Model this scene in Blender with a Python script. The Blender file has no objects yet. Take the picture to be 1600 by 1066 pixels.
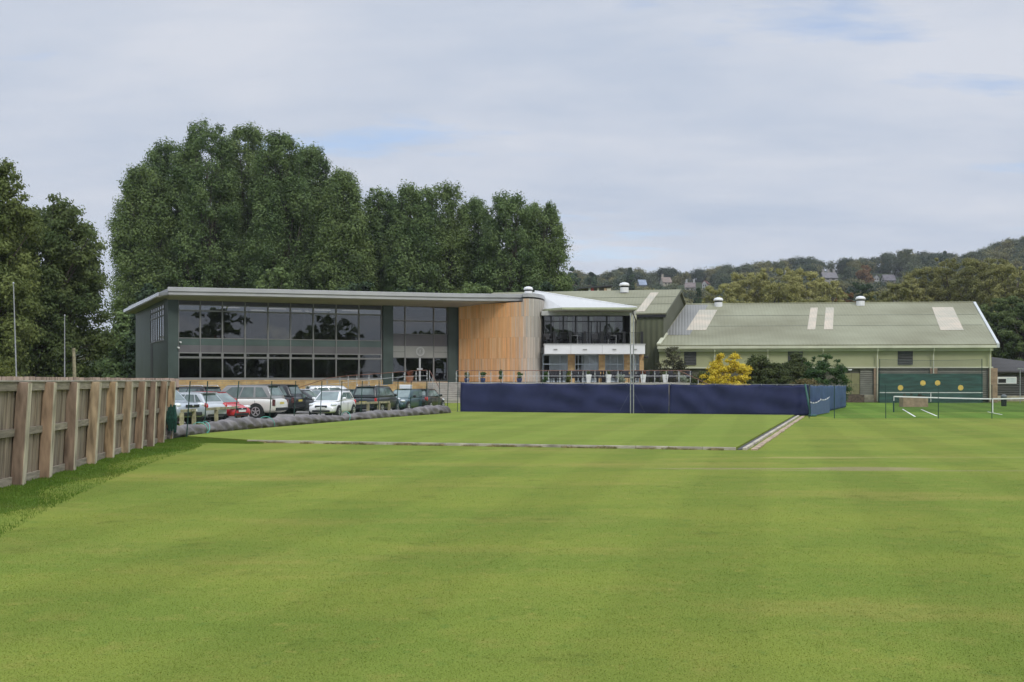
import bpy, bmesh, math, random
import numpy as np
from mathutils import Vector, Matrix
random.seed(7)
R = math.radians
SC = bpy.context.scene
COL = SC.collection
# ---------------------------------------------------------------- camera model used to survey the photo
F, H, CX, CY = 1800.0, 2.1, 800.0, 594.0
def wx(px, D): return (px - CX) / F * D
def wz(py, D): return H + (CY - py) / F * D
def P(px, py, D): return Vector((wx(px, D), D, wz(py, D)))
def G(px, py):
    D = F * H / (py - CY)
    return Vector((wx(px, D), D, 0.0))
def lerp(a, b, t): return a + (b - a) * t
def interp(x, pts):
    if x <= pts[0][0]: return pts[0][1]
    for (x0, y0), (x1, y1) in zip(pts, pts[1:]):
        if x <= x1: return y0 + (y1 - y0) * (x - x0) / (x1 - x0)
    return pts[-1][1]

# ---------------------------------------------------------------- materials
def _nodes(name):
    m = bpy.data.materials.new(name); m.use_nodes = True
    nt = m.node_tree
    return m, nt, nt.nodes['Principled BSDF']
def N(nt, t, **kw):
    n = nt.nodes.new(t)
    for k, v in kw.items(): setattr(n, k, v)
    return n
def c4(c): return (c[0], c[1], c[2], 1.0)
def mat(name, col, rough=0.7, var=0.12, scale=3.0, bump=0.0, bscale=40.0, metal=0.0, spec=0.4, stretch=(1, 1, 1), col2=None, coat=0.0):
    """procedural material: base colour broken up by noise in world space, optional bump"""
    m, nt, b = _nodes(name)
    g = N(nt, 'ShaderNodeNewGeometry')
    mp = N(nt, 'ShaderNodeMapping'); mp.inputs['Scale'].default_value = stretch
    nt.links.new(g.outputs['Position'], mp.inputs['Vector'])
    n1 = N(nt, 'ShaderNodeTexNoise'); n1.inputs['Scale'].default_value = scale; n1.inputs['Detail'].default_value = 5
    nt.links.new(mp.outputs[0], n1.inputs['Vector'])
    r = N(nt, 'ShaderNodeValToRGB')
    a = [max(0, x * (1 - var * 1.6)) for x in col]
    z = [min(1, x * (1 + var * 1.6)) for x in (col2 or col)]
    r.color_ramp.elements[0].position = 0.3; r.color_ramp.elements[0].color = c4(a)
    r.color_ramp.elements[1].position = 0.7; r.color_ramp.elements[1].color = c4(z)
    nt.links.new(n1.outputs['Fac'], r.inputs['Fac'])
    nt.links.new(r.outputs['Color'], b.inputs['Base Color'])
    b.inputs['Roughness'].default_value = rough
    b.inputs['Metallic'].default_value = metal
    b.inputs['Specular IOR Level'].default_value = spec
    if coat: b.inputs['Coat Weight'].default_value = coat; b.inputs['Coat Roughness'].default_value = 0.04
    if bump:
        n2 = N(nt, 'ShaderNodeTexNoise'); n2.inputs['Scale'].default_value = bscale; n2.inputs['Detail'].default_value = 4
        nt.links.new(mp.outputs[0], n2.inputs['Vector'])
        bp = N(nt, 'ShaderNodeBump'); bp.inputs['Strength'].default_value = bump; bp.inputs['Distance'].default_value = 0.05
        nt.links.new(n2.outputs['Fac'], bp.inputs['Height']); nt.links.new(bp.outputs[0], b.inputs['Normal'])
    return m
def mat_attr(name, rough=0.75, streak=(30, 30, 1.5), amt=0.35, spec=0.3):
    """colour comes from each plank's own tone (attribute 'tone'), broken by grain streaks"""
    m, nt, b = _nodes(name)
    at = N(nt, 'ShaderNodeAttribute', attribute_name='tone')
    g = N(nt, 'ShaderNodeNewGeometry'); mp = N(nt, 'ShaderNodeMapping'); mp.inputs['Scale'].default_value = streak
    nt.links.new(g.outputs['Position'], mp.inputs['Vector'])
    n1 = N(nt, 'ShaderNodeTexNoise'); n1.inputs['Scale'].default_value = 1.0; n1.inputs['Detail'].default_value = 6
    nt.links.new(mp.outputs[0], n1.inputs['Vector'])
    mr = N(nt, 'ShaderNodeMapRange'); mr.inputs['From Min'].default_value = 0.3; mr.inputs['From Max'].default_value = 0.7
    mr.inputs['To Min'].default_value = 1 - amt; mr.inputs['To Max'].default_value = 1 + amt
    nt.links.new(n1.outputs['Fac'], mr.inputs['Value'])
    vm = N(nt, 'ShaderNodeVectorMath', operation='SCALE')
    nt.links.new(at.outputs['Color'], vm.inputs[0]); nt.links.new(mr.outputs[0], vm.inputs['Scale'])
    nt.links.new(vm.outputs[0], b.inputs['Base Color'])
    bp = N(nt, 'ShaderNodeBump'); bp.inputs['Strength'].default_value = 0.3; bp.inputs['Distance'].default_value = 0.01
    nt.links.new(n1.outputs['Fac'], bp.inputs['Height']); nt.links.new(bp.outputs[0], b.inputs['Normal'])
    b.inputs['Roughness'].default_value = rough; b.inputs['Specular IOR Level'].default_value = spec
    return m
def mat_ribs(name, col, direction, period, depth=0.35, rough=0.6, var=0.1, col2=None, scale=0.25):
    """profiled metal sheet: ribs across `direction` with given period (m)"""
    m, nt, b = _nodes(name)
    g = N(nt, 'ShaderNodeNewGeometry')
    d = N(nt, 'ShaderNodeVectorMath', operation='DOT_PRODUCT'); d.inputs[1].default_value = direction
    nt.links.new(g.outputs['Position'], d.inputs[0])
    mul = N(nt, 'ShaderNodeMath', operation='MULTIPLY'); mul.inputs[1].default_value = 2 * math.pi / period
    nt.links.new(d.outputs['Value'], mul.inputs[0])
    s = N(nt, 'ShaderNodeMath', operation='SINE'); nt.links.new(mul.outputs[0], s.inputs[0])
    n1 = N(nt, 'ShaderNodeTexNoise'); n1.inputs['Scale'].default_value = scale; n1.inputs['Detail'].default_value = 6
    mp = N(nt, 'ShaderNodeMapping'); mp.inputs['Scale'].default_value = (1, 1, 2.2)
    nt.links.new(g.outputs['Position'], mp.inputs['Vector']); nt.links.new(mp.outputs[0], n1.inputs['Vector'])
    r = N(nt, 'ShaderNodeValToRGB')
    r.color_ramp.elements[0].position = 0.32; r.color_ramp.elements[0].color = c4([x * (1 - var) for x in col])
    r.color_ramp.elements[1].position = 0.68; r.color_ramp.elements[1].color = c4([x * (1 + var) for x in (col2 or col)])
    nt.links.new(n1.outputs['Fac'], r.inputs['Fac']); nt.links.new(r.outputs[0], b.inputs['Base Color'])
    bp = N(nt, 'ShaderNodeBump'); bp.inputs['Strength'].default_value = depth; bp.inputs['Distance'].default_value = 0.04
    nt.links.new(s.outputs[0], bp.inputs['Height']); nt.links.new(bp.outputs[0], b.inputs['Normal'])
    b.inputs['Roughness'].default_value = rough; b.inputs['Specular IOR Level'].default_value = 0.1
    return m
def mat_glass(name, tint=0.35, ior=2.1, rough=0.0, warm=(1, 1, 1)):
    """coated window glass: Fresnel mirror over tinted transmission"""
    m = bpy.data.materials.new(name); m.use_nodes = True; nt = m.node_tree
    for n in list(nt.nodes):
        if n.type == 'BSDF_PRINCIPLED': nt.nodes.remove(n)
    out = nt.nodes['Material Output']
    fr = N(nt, 'ShaderNodeFresnel'); fr.inputs['IOR'].default_value = ior
    gl = N(nt, 'ShaderNodeBsdfGlossy'); gl.inputs['Roughness'].default_value = rough; gl.inputs['Color'].default_value = (0.95, 0.965, 0.95, 1)
    n1 = N(nt, 'ShaderNodeTexNoise'); n1.inputs['Scale'].default_value = 0.9; n1.inputs['Detail'].default_value = 1
    ge = N(nt, 'ShaderNodeNewGeometry'); nt.links.new(ge.outputs['Position'], n1.inputs['Vector'])
    bp = N(nt, 'ShaderNodeBump'); bp.inputs['Strength'].default_value = 0.02; bp.inputs['Distance'].default_value = 0.2
    nt.links.new(n1.outputs['Fac'], bp.inputs['Height']); nt.links.new(bp.outputs[0], gl.inputs['Normal'])
    tr = N(nt, 'ShaderNodeBsdfTransparent'); tr.inputs['Color'].default_value = (tint * warm[0], tint * warm[1], tint * warm[2], 1)
    mx = N(nt, 'ShaderNodeMixShader')
    nt.links.new(fr.outputs[0], mx.inputs[0]); nt.links.new(tr.outputs[0], mx.inputs[1]); nt.links.new(gl.outputs[0], mx.inputs[2])
    nt.links.new(mx.outputs[0], out.inputs['Surface'])
    return m
def mat_net(name, col, alpha):
    """fine netting: partly open cloth"""
    m, nt, b = _nodes(name)
    b.inputs['Base Color'].default_value = c4(col); b.inputs['Roughness'].default_value = 0.8
    b.inputs['Alpha'].default_value = alpha
    return m
def mat_leaf(name, a, b_, scale=0.5, trans=0.25):
    m = bpy.data.materials.new(name); m.use_nodes = True; nt = m.node_tree
    nt.nodes.remove(nt.nodes['Principled BSDF']); out = nt.nodes['Material Output']
    g = N(nt, 'ShaderNodeNewGeometry')
    n1 = N(nt, 'ShaderNodeTexNoise'); n1.inputs['Scale'].default_value = scale; n1.inputs['Detail'].default_value = 3
    nt.links.new(g.outputs['Position'], n1.inputs['Vector'])
    ad = N(nt, 'ShaderNodeMath', operation='MULTIPLY_ADD'); ad.inputs[1].default_value = 0.18; 
    nt.links.new(g.outputs['Random Per Island'], ad.inputs[0]); nt.links.new(n1.outputs['Fac'], ad.inputs[2])
    r = N(nt, 'ShaderNodeValToRGB')
    r.color_ramp.elements[0].position = 0.40; r.color_ramp.elements[0].color = c4(a)
    r.color_ramp.elements[1].position = 0.88; r.color_ramp.elements[1].color = c4(b_)
    nt.links.new(ad.outputs[0], r.inputs['Fac'])
    df = N(nt, 'ShaderNodeBsdfPrincipled'); df.inputs['Roughness'].default_value = 0.7; df.inputs['Specular IOR Level'].default_value = 0.12
    tl = N(nt, 'ShaderNodeBsdfTranslucent')
    nt.links.new(r.outputs[0], df.inputs['Base Color']); nt.links.new(r.outputs[0], tl.inputs['Color'])
    mx = N(nt, 'ShaderNodeMixShader'); mx.inputs[0].default_value = trans
    nt.links.new(df.outputs[0], mx.inputs[1]); nt.links.new(tl.outputs[0], mx.inputs[2]); nt.links.new(mx.outputs[0], out.inputs['Surface'])
    return m

# ---------------------------------------------------------------- object helpers
def tag(o, label=None, cat=None, group=None, kind=None):
    if label: o['label'] = label
    if cat: o['category'] = cat
    if group: o['group'] = group
    if kind: o['kind'] = kind
    return o
def thing(name, label, cat, loc=(0, 0, 0), group=None):
    o = bpy.data.objects.new(name, None); COL.objects.link(o); o.location = loc; o.empty_display_size = 0.2
    return tag(o, label, cat, group)
def wloc(o):
    v = Vector((0, 0, 0))
    while o: v += o.location; o = o.parent
    return v
def copy_tree(o, parent=None):
    c = o.copy(); COL.objects.link(c)
    if parent: c.parent = parent
    for ch in list(o.children): copy_tree(ch, c)
    return c
class Fr:
    """a vertical frame: s runs along the wall, d points out of it towards the viewer"""
    def __init__(s, o, u):
        s.o = Vector((o[0], o[1])); s.u = Vector((u[0], u[1])).normalized(); s.n = Vector((s.u.y, -s.u.x))
    def pt(s, a, d, z):
        p = s.o + s.u * a + s.n * d
        return Vector((p.x, p.y, z))
    def s_at(s, px, d=0.0):
        k = (px - CX) / F; o = s.o + s.n * d
        return (k * o.y - o.x) / (s.u.x - k * s.u.y)
class MB:
    def __init__(s): s.v = []; s.f = []; s.tone = None
    def add(s, vs, fs):
        b = len(s.v); s.v += [tuple(v) for v in vs]; s.f += [tuple(b + i for i in f) for f in fs]; return s
    def hexa(s, p):
        return s.add(p, [(0, 1, 2, 3), (7, 6, 5, 4), (0, 4, 5, 1), (1, 5, 6, 2), (2, 6, 7, 3), (3, 7, 4, 0)])
    def box(s, x0, x1, y0, y1, z0, z1):
        return s.hexa([(x0, y0, z0), (x1, y0, z0), (x1, y1, z0), (x0, y1, z0), (x0, y0, z1), (x1, y0, z1), (x1, y1, z1), (x0, y1, z1)])
    def fb(s, fr, a0, a1, d0, d1, z0, z1):
        return s.hexa([fr.pt(a0, d0, z0), fr.pt(a1, d0, z0), fr.pt(a1, d1, z0), fr.pt(a0, d1, z0), fr.pt(a0, d0, z1), fr.pt(a1, d0, z1), fr.pt(a1, d1, z1), fr.pt(a0, d1, z1)])
    def poly(s, pts): return s.add(pts, [tuple(range(len(pts)))])
    def prism(s, xy, z0, z1):
        n = len(xy)
        vs = [(p[0], p[1], z0) for p in xy] + [(p[0], p[1], z1) for p in xy]
        return s.add(vs, [tuple(range(n - 1, -1, -1)), tuple(range(n, 2 * n))] + [(i, (i + 1) % n, n + (i + 1) % n, n + i) for i in range(n)])
    def slab(s, quad, t):
        """a sheet (any quad) thickened along its normal"""
        q = [Vector(p) for p in quad]
        nrm = (q[1] - q[0]).cross(q[-1] - q[0]).normalized() * t
        n = len(q)
        return s.add(q + [p + nrm for p in q], [tuple(range(n - 1, -1, -1)), tuple(range(n, 2 * n))] + [(i, (i + 1) % n, n + (i + 1) % n, n + i) for i in range(n)])
    def tube(s, pts, r, n=8, cap=True):
        pts = [Vector(p) for p in pts]; rs = r if isinstance(r, (list, tuple)) else [r] * len(pts)
        rings = []
        for i, p in enumerate(pts):
            t = (pts[min(i + 1, len(pts) - 1)] - pts[max(i - 1, 0)])
            if t.length < 1e-9: t = Vector((0, 0, 1))
            t.normalize()
            a = t.cross(Vector((0, 0, 1)) if abs(t.z) < 0.95 else Vector((1, 0, 0))).normalized(); b = t.cross(a)
            rings.append([p + (a * math.cos(2 * math.pi * k / n) + b * math.sin(2 * math.pi * k / n)) * rs[i] for k in range(n)])
        vs = [v for q in rings for v in q]; fs = []
        for i in range(len(rings) - 1):
            for k in range(n):
                fs.append((i * n + k, i * n + (k + 1) % n, (i + 1) * n + (k + 1) % n, (i + 1) * n + k))
        if cap: fs += [tuple(range(n - 1, -1, -1)), tuple((len(rings) - 1) * n + k for k in range(n))]
        return s.add(vs, fs)
    def lathe(s, prof, c, n=16, axis='z'):
        vs = []; fs = []
        for (r, h) in prof:
            for k in range(n):
                a = 2 * math.pi * k / n; x, y = r * math.cos(a), r * math.sin(a)
                vs.append((c[0] + x, c[1] + y, c[2] + h) if axis == 'z' else (c[0] + x, c[1] + h, c[2] + y))
        for i in range(len(prof) - 1):
            for k in range(n): fs.append((i * n + k, i * n + (k + 1) % n, (i + 1) * n + (k + 1) % n, (i + 1) * n + k))
        fs += [tuple(range(n - 1, -1, -1)), tuple((len(prof) - 1) * n + k for k in range(n))]
        return s.add(vs, fs)
    def build(s, name, m, parent=None, bevel=0.0, smooth=False, sub=0, tones=None, seg=2):
        off = wloc(parent) if parent else Vector((0, 0, 0))
        me = bpy.data.meshes.new(name)
        me.from_pydata([(v[0] - off.x, v[1] - off.y, v[2] - off.z) for v in s.v], [], s.f)
        bm = bmesh.new(); bm.from_mesh(me)
        bmesh.ops.recalc_face_normals(bm, faces=bm.faces); bm.to_mesh(me); bm.free()
        if tones is not None:
            ca = me.color_attributes.new('tone', 'FLOAT_COLOR', 'POINT')
            ca.data.foreach_set('color', np.array(tones, dtype=np.float32).ravel())
        if m: me.materials.append(m)
        if smooth: me.polygons.foreach_set('use_smooth', [True] * len(me.polygons))
        o = bpy.data.objects.new(name, me); COL.objects.link(o)
        if parent: o.parent = parent
        if bevel:
            b = o.modifiers.new('bevel', 'BEVEL'); b.width = bevel; b.segments = seg; b.limit_method = 'ANGLE'; b.angle_limit = R(35)
        if sub:
            q = o.modifiers.new('sub', 'SUBSURF'); q.levels = sub; q.render_levels = sub
        return o
def np_mesh(name, V, nper, m, parent=None, smooth=False):
    """V: (N, nper, 3) array of separate faces"""
    off = np.array(wloc(parent)) if parent else np.zeros(3)
    n = V.shape[0]
    me = bpy.data.meshes.new(name)
    me.vertices.add(n * nper); me.vertices.foreach_set('co', (V.reshape(-1, 3) - off).astype(np.float32).ravel())
    me.loops.add(n * nper); me.loops.foreach_set('vertex_index', np.arange(n * nper, dtype=np.int32))
    me.polygons.add(n); me.polygons.foreach_set('loop_start', np.arange(0, n * nper, nper, dtype=np.int32))
    me.update(calc_edges=True)
    me.materials.append(m)
    o = bpy.data.objects.new(name, me); COL.objects.link(o)
    if parent: o.parent = parent
    return o
# ================================================================ camera, sky, sun
cam_d = bpy.data.cameras.new('camera'); cam = bpy.data.objects.new('camera', cam_d); COL.objects.link(cam)
cam.location = (0, 0, H); cam.rotation_euler = (R(90), 0, 0)
cam_d.sensor_width = 36.0; cam_d.lens = 36.0 * F / 1600.0
cam_d.shift_y = (CY - 533.0) / 1600.0
cam_d.clip_end = 5000
SC.camera = cam
SUN_EL, SUN_AZ = R(42), R(152)     # azimuth clockwise from +Y: behind the viewer, a little to the right
w = bpy.data.worlds.new('World'); SC.world = w; w.use_nodes = True
nt = w.node_tree; bg = nt.nodes['Background']
sky = N(nt, 'ShaderNodeTexSky', sky_type='NISHITA'); sky.sun_disc = False
sky.sun_elevation = SUN_EL; sky.sun_rotation = SUN_AZ; sky.air_density = 1.0; sky.dust_density = 0.6
tc = N(nt, 'ShaderNodeTexCoord'); sp = N(nt, 'ShaderNodeSeparateXYZ')
nt.links.new(tc.outputs['Generated'], sp.inputs[0])
mxz = N(nt, 'ShaderNodeMath', operation='MAXIMUM'); mxz.inputs[1].default_value = 0.0; nt.links.new(sp.outputs['Z'], mxz.inputs[0])
adz = N(nt, 'ShaderNodeMath', operation='ADD'); adz.inputs[1].default_value = 0.13; nt.links.new(mxz.outputs[0], adz.inputs[0])
dx = N(nt, 'ShaderNodeMath', operation='DIVIDE'); nt.links.new(sp.outputs['X'], dx.inputs[0]); nt.links.new(adz.outputs[0], dx.inputs[1])
dy = N(nt, 'ShaderNodeMath', operation='DIVIDE'); nt.links.new(sp.outputs['Y'], dy.inputs[0]); nt.links.new(adz.outputs[0], dy.inputs[1])
cb = N(nt, 'ShaderNodeCombineXYZ'); nt.links.new(dx.outputs[0], cb.inputs[0]); nt.links.new(dy.outputs[0], cb.inputs[1])
mp = N(nt, 'ShaderNodeMapping'); mp.inputs['Location'].default_value = (3.1, 1.7, 0); mp.inputs['Rotation'].default_value = (0, 0, R(-14)); mp.inputs['Scale'].default_value = (0.62, 1.0, 1)
nt.links.new(cb.outputs[0], mp.inputs['Vector'])
n1 = N(nt, 'ShaderNodeTexNoise'); n1.inputs['Scale'].default_value = 1.7; n1.inputs['Detail'].default_value = 9; n1.inputs['Roughness'].default_value = 0.58; n1.inputs['Distortion'].default_value = 0.15
nt.links.new(mp.outputs[0], n1.inputs['Vector'])
r1 = N(nt, 'ShaderNodeValToRGB')     # light and grey parts of the cloud deck
r1.color_ramp.elements[0].position = 0.33; r1.color_ramp.elements[0].color = (5.05, 5.8, 7.1, 1)
r1.color_ramp.elements[1].position = 0.66; r1.color_ramp.elements[1].color = (6.75, 7.1, 7.9, 1)
nt.links.new(n1.outputs['Fac'], r1.inputs['Fac'])
n2 = N(nt, 'ShaderNodeTexNoise'); n2.inputs['Scale'].default_value = 1.9; n2.inputs['Detail'].default_value = 7; n2.inputs['Roughness'].default_value = 0.6
mp2 = N(nt, 'ShaderNodeMapping'); mp2.inputs['Location'].default_value = (7.4, 2.2, 0); mp2.inputs['Scale'].default_value = (0.5, 1.15, 1)
nt.links.new(cb.outputs[0], mp2.inputs['Vector']); nt.links.new(mp2.outputs[0], n2.inputs['Vector'])
r2 = N(nt, 'ShaderNodeValToRGB')     # thin breaks where the blue shows
r2.color_ramp.elements[0].position = 0.585; r2.color_ramp.elements[0].color = (0, 0, 0, 1)
r2.color_ramp.elements[1].position = 0.69; r2.color_ramp.elements[1].color = (0.55, 0.55, 0.55, 1)
nt.links.new(n2.outputs['Fac'], r2.inputs['Fac'])
# overcast luminance: brighter overhead than at the horizon
gz = N(nt, 'ShaderNodeMapRange'); gz.interpolation_type = 'SMOOTHSTEP'; gz.inputs['From Min'].default_value = 0.36; gz.inputs['From Max'].default_value = 0.95
gz.inputs['To Min'].default_value = 1.0; gz.inputs['To Max'].default_value = 2.7
nt.links.new(mxz.outputs[0], gz.inputs['Value'])
vs = N(nt, 'ShaderNodeVectorMath', operation='SCALE'); nt.links.new(r1.outputs[0], vs.inputs[0]); nt.links.new(gz.outputs[0], vs.inputs['Scale'])
gain = N(nt, 'ShaderNodeVectorMath', operation='SCALE'); gain.inputs['Scale'].default_value = 1.0; nt.links.new(sky.outputs[0], gain.inputs[0])
bl = N(nt, 'ShaderNodeVectorMath', operation='ADD'); bl.inputs[1].default_value = (0.9, 1.5, 2.9); nt.links.new(gain.outputs[0], bl.inputs[0])
mix = N(nt, 'ShaderNodeMix', data_type='RGBA')
nt.links.new(r2.outputs[0], mix.inputs['Factor']); nt.links.new(vs.outputs[0], mix.inputs['A']); nt.links.new(bl.outputs[0], mix.inputs['B'])
nt.links.new(mix.outputs['Result'], bg.inputs['Color']); bg.inputs['Strength'].default_value = 0.1
sd = bpy.data.lights.new('sun', 'SUN'); sd.energy = 1.5; sd.angle = R(14); sd.color = (1.0, 0.95, 0.87)
so = bpy.data.objects.new('sun', sd); COL.objects.link(so); so.location = (20, -30, 60)
dirv = Vector((math.sin(SUN_AZ) * math.cos(SUN_EL), math.cos(SUN_AZ) * math.cos(SUN_EL), math.sin(SUN_EL)))
so.rotation_euler = (-dirv).to_track_quat('-Z', 'Y').to_euler()
SC.view_settings.view_transform = 'Standard'; SC.view_settings.look = 'None'; SC.view_settings.gamma = 1; SC.view_settings.exposure = 0.0
SC.view_settings.use_curve_mapping = False
SC.cycles.max_bounces = 6; SC.cycles.transparent_max_bounces = 24; SC.cycles.caustics_reflective = False; SC.cycles.caustics_refractive = False

# ================================================================ ground
FENCE = []
for i in range(-3, 10):
    t = i / 9
    if i < 0: FENCE.append(Vector((-9.6 + 0.09 * -i, 22.1 + 1.9 * i)))
    else: FENCE.append(Vector((-9.6 - 2.6 * t ** 1.3, 22.1 + 18.5 * t ** 1.1)))
def fence_x(y): return interp(y, [(p.y, p.x) for p in FENCE])
def sstep(a, b, x):
    t = min(1, max(0, (x - a) / (b - a))); return t * t * (3 - 2 * t)
EDGE = [(10, -6.1), (14.5, -6.95), (20.9, -8.15), (27, -9.1), (31, -9.55), (34.5, -9.8), (39, -10.5)]   # where the mown turf gives way to rough grass
def ground_z(x, y):
    z = 0.42 * sstep(83, 90, y) * (1 - sstep(-1, 6, x)) if y > 80 else 0.0
    if y < 42:
        e = interp(y, EDGE)
        z += 0.08 * sstep(0, 0.9, e - x) * (1 - sstep(33, 36, y))
    return z
def lawn_mat(name, a, b_, dry, stripe=0.045, worn=False, fine=60.0, upright=False):
    m, nt, bs = _nodes(name)
    g = N(nt, 'ShaderNodeNewGeometry')
    def noise(scale, st, det=5, ro=0.55):
        mp = N(nt, 'ShaderNodeMapping'); mp.inputs['Scale'].default_value = st; nt.links.new(g.outputs['Position'], mp.inputs['Vector'])
        n = N(nt, 'ShaderNodeTexNoise'); n.inputs['Scale'].default_value = scale; n.inputs['Detail'].default_value = det; n.inputs['Roughness'].default_value = ro
        nt.links.new(mp.outputs[0], n.inputs['Vector']); return n.outputs['Fac']
    def mixc(f, A, B):
        mm = N(nt, 'ShaderNodeMix', data_type='RGBA')
        if hasattr(f, 'links') or hasattr(f, 'node'): nt.links.new(f, mm.inputs['Factor'])
        else: mm.inputs['Factor'].default_value = f
        for s_, v in (('A', A), ('B', B)):
            if isinstance(v, tuple): mm.inputs[s_].default_value = c4(v)
            else: nt.links.new(v, mm.inputs[s_])
        return mm.outputs['Result']
    def ramp(f, p0, p1, v0=0.0, v1=1.0):
        mr = N(nt, 'ShaderNodeMapRange'); mr.interpolation_type = 'SMOOTHSTEP'
        for k, v in (('From Min', p0), ('From Max', p1), ('To Min', v0), ('To Max', v1)): mr.inputs[k].default_value = v
        nt.links.new(f, mr.inputs['Value']); return mr.outputs[0]
    def math_(op, A, B=0.0):
        mn = N(nt, 'ShaderNodeMath', operation=op)
        for i, v in enumerate((A, B)):
            if isinstance(v, (int, float)): mn.inputs[i].default_value = v
            else: nt.links.new(v, mn.inputs[i])
        return mn.outputs[0]
    c = mixc(ramp(noise(0.32, (0.6, 1, 1)), 0.38, 0.64), a, b_)
    c = mixc(ramp(noise(0.16, (0.6, 1.7, 1), 8, 0.66), 0.5, 0.7, 0, 0.8), c, dry)
    c = mixc(ramp(noise(1.7, (1, 1, 1), 9, 0.72), 0.48, 0.78, 0, 0.6), c, dry)
    c = mixc(ramp(noise(0.9, (1, 1, 1), 7, 0.68), 0.55, 0.72, 0, 0.55), c, tuple(x * 0.62 for x in a))
    c = mixc(ramp(noise(4.2, (1, 1, 1), 4, 0.6), 0.58, 0.74, 0, 0.5), c, tuple(x * 1.12 for x in dry))
    c = mixc(ramp(noise(3.1, (1.3, 1, 1), 5, 0.65), 0.56, 0.72, 0, 0.4), c, (a[0] * 0.55, a[1] * 0.78, a[2] * 0.9))
    # mowing direction: faint alternating strips running away from the viewer
    sx = N(nt, 'ShaderNodeSeparateXYZ'); nt.links.new(g.outputs['Position'], sx.inputs[0])
    xx = math_('ADD', sx.outputs['X'], math_('MULTIPLY', sx.outputs['Y'], -0.22))
    st = ramp(math_('SINE', math_('MULTIPLY', xx, 2.1)), -0.35, 0.35, 1 - stripe, 1 + stripe)
    if worn:
        def blob(cx_, cy_, rx, ry, rot=0.0, amt=1.0, soft=0.9):
            X = math_('SUBTRACT', sx.outputs['X'], cx_); Y = math_('SUBTRACT', sx.outputs['Y'], cy_)
            ca, sa = math.cos(rot), math.sin(rot)
            u = math_('DIVIDE', math_('ADD', math_('MULTIPLY', X, ca), math_('MULTIPLY', Y, sa)), rx)
            v = math_('DIVIDE', math_('SUBTRACT', math_('MULTIPLY', Y, ca), math_('MULTIPLY', X, sa)), ry)
            d = math_('ADD', math_('MULTIPLY', u, u), math_('MULTIPLY', v, v))
            d = math_('ADD', d, math_('MULTIPLY', math_('SUBTRACT', noise(1.6, (1, 2.5, 1), 7, 0.7), 0.5), 2.4))
            return ramp(d, 0.35, 0.35 + soft, amt, 0.0)
        earth = (0.27, 0.225, 0.125)
        c = mixc(blob(8.4, 27.3, 1.3, 0.5, 0.0, 0.75, 1.6), c, earth)
        c = mixc(blob(5.6, 27.3, 2.6, 0.25, 0.0, 0.6), c, earth)
        c = mixc(blob(10.0, 26.7, 5.0, 0.2, -0.02, 0.4), c, earth)
        c = mixc(blob(8.3, 31.2, 1.8, 0.4, 0.0, 0.65), c, (0.31, 0.27, 0.1))
        c = mixc(blob(14.0, 31.3, 7.0, 0.35, 0.0, 0.3), c, (0.26, 0.25, 0.09))
    f = noise(fine, (1, 1, 1), 3, 0.7)
    vm = N(nt, 'ShaderNodeVectorMath', operation='SCALE'); nt.links.new(c, vm.inputs[0])
    nt.links.new(math_('MULTIPLY', st, ramp(f, 0.25, 0.75, 0.68, 1.3)), vm.inputs['Scale'])
    nt.links.new(vm.outputs[0], bs.inputs['Base Color'])
    bp = N(nt, 'ShaderNodeBump'); bp.inputs['Strength'].default_value = 0.5; bp.inputs['Distance'].default_value = 0.02
    nt.links.new(f, bp.inputs['Height']); nt.links.new(bp.outputs[0], bs.inputs['Normal'])
    if upright:      # thin blades: part of the light passes through them
        nt.links.remove(bs.inputs['Normal'].links[0])
        tl = N(nt, 'ShaderNodeBsdfTranslucent'); nt.links.new(vm.outputs[0], tl.inputs['Color'])
        ms_ = N(nt, 'ShaderNodeMixShader'); ms_.inputs[0].default_value = 0.45
        nt.links.new(bs.outputs[0], ms_.inputs[1]); nt.links.new(tl.outputs[0], ms_.inputs[2]); nt.links.new(ms_.outputs[0], nt.nodes['Material Output'].inputs['Surface'])
    bs.inputs['Roughness'].default_value = 0.9; bs.inputs['Specular IOR Level'].default_value = 0.03
    return m
LA, LB, LD = (0.148, 0.198, 0.036), (0.190, 0.226, 0.042), (0.258, 0.234, 0.062)
m_lawn = lawn_mat('lawn', LA, LB, LD, worn=True)
BR = 1.3
m_blade = lawn_mat('lawn_blades', tuple(x * BR for x in LA), tuple(x * BR for x in LB), tuple(x * BR for x in LD), worn=True, upright=True)
m_rblade = lawn_mat('rough_blades', (0.120, 0.205, 0.033), (0.155, 0.24, 0.04), (0.20, 0.23, 0.06), stripe=0.0, upright=True)
m_green = lawn_mat('bowling_turf', (0.162, 0.215, 0.040), (0.190, 0.235, 0.046), (0.225, 0.232, 0.058), stripe=0.045)
m_court = lawn_mat('court_turf', (0.095, 0.175, 0.026), (0.125, 0.20, 0.033), (0.17, 0.195, 0.045), stripe=0.08)
m_rough = lawn_mat('rough_grass', (0.085, 0.150, 0.024), (0.115, 0.180, 0.030), (0.15, 0.18, 0.045), stripe=0.0)
def axis(lo, hi, fine0, fine1, step, grow=1.35):
    v = list(np.arange(fine0, fine1 + 1e-6, step)); s = step; x = fine1
    while x < hi: s *= grow; x += s; v.append(min(x, hi))
    s = step; x = fine0
    while x > lo: s *= grow; x -= s; v.insert(0, max(x, lo))
    return v
xs = axis(-2500, 2500, -40, 60, 1.0); ys = axis(-400, 4000, 4, 96, 1.0)
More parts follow.
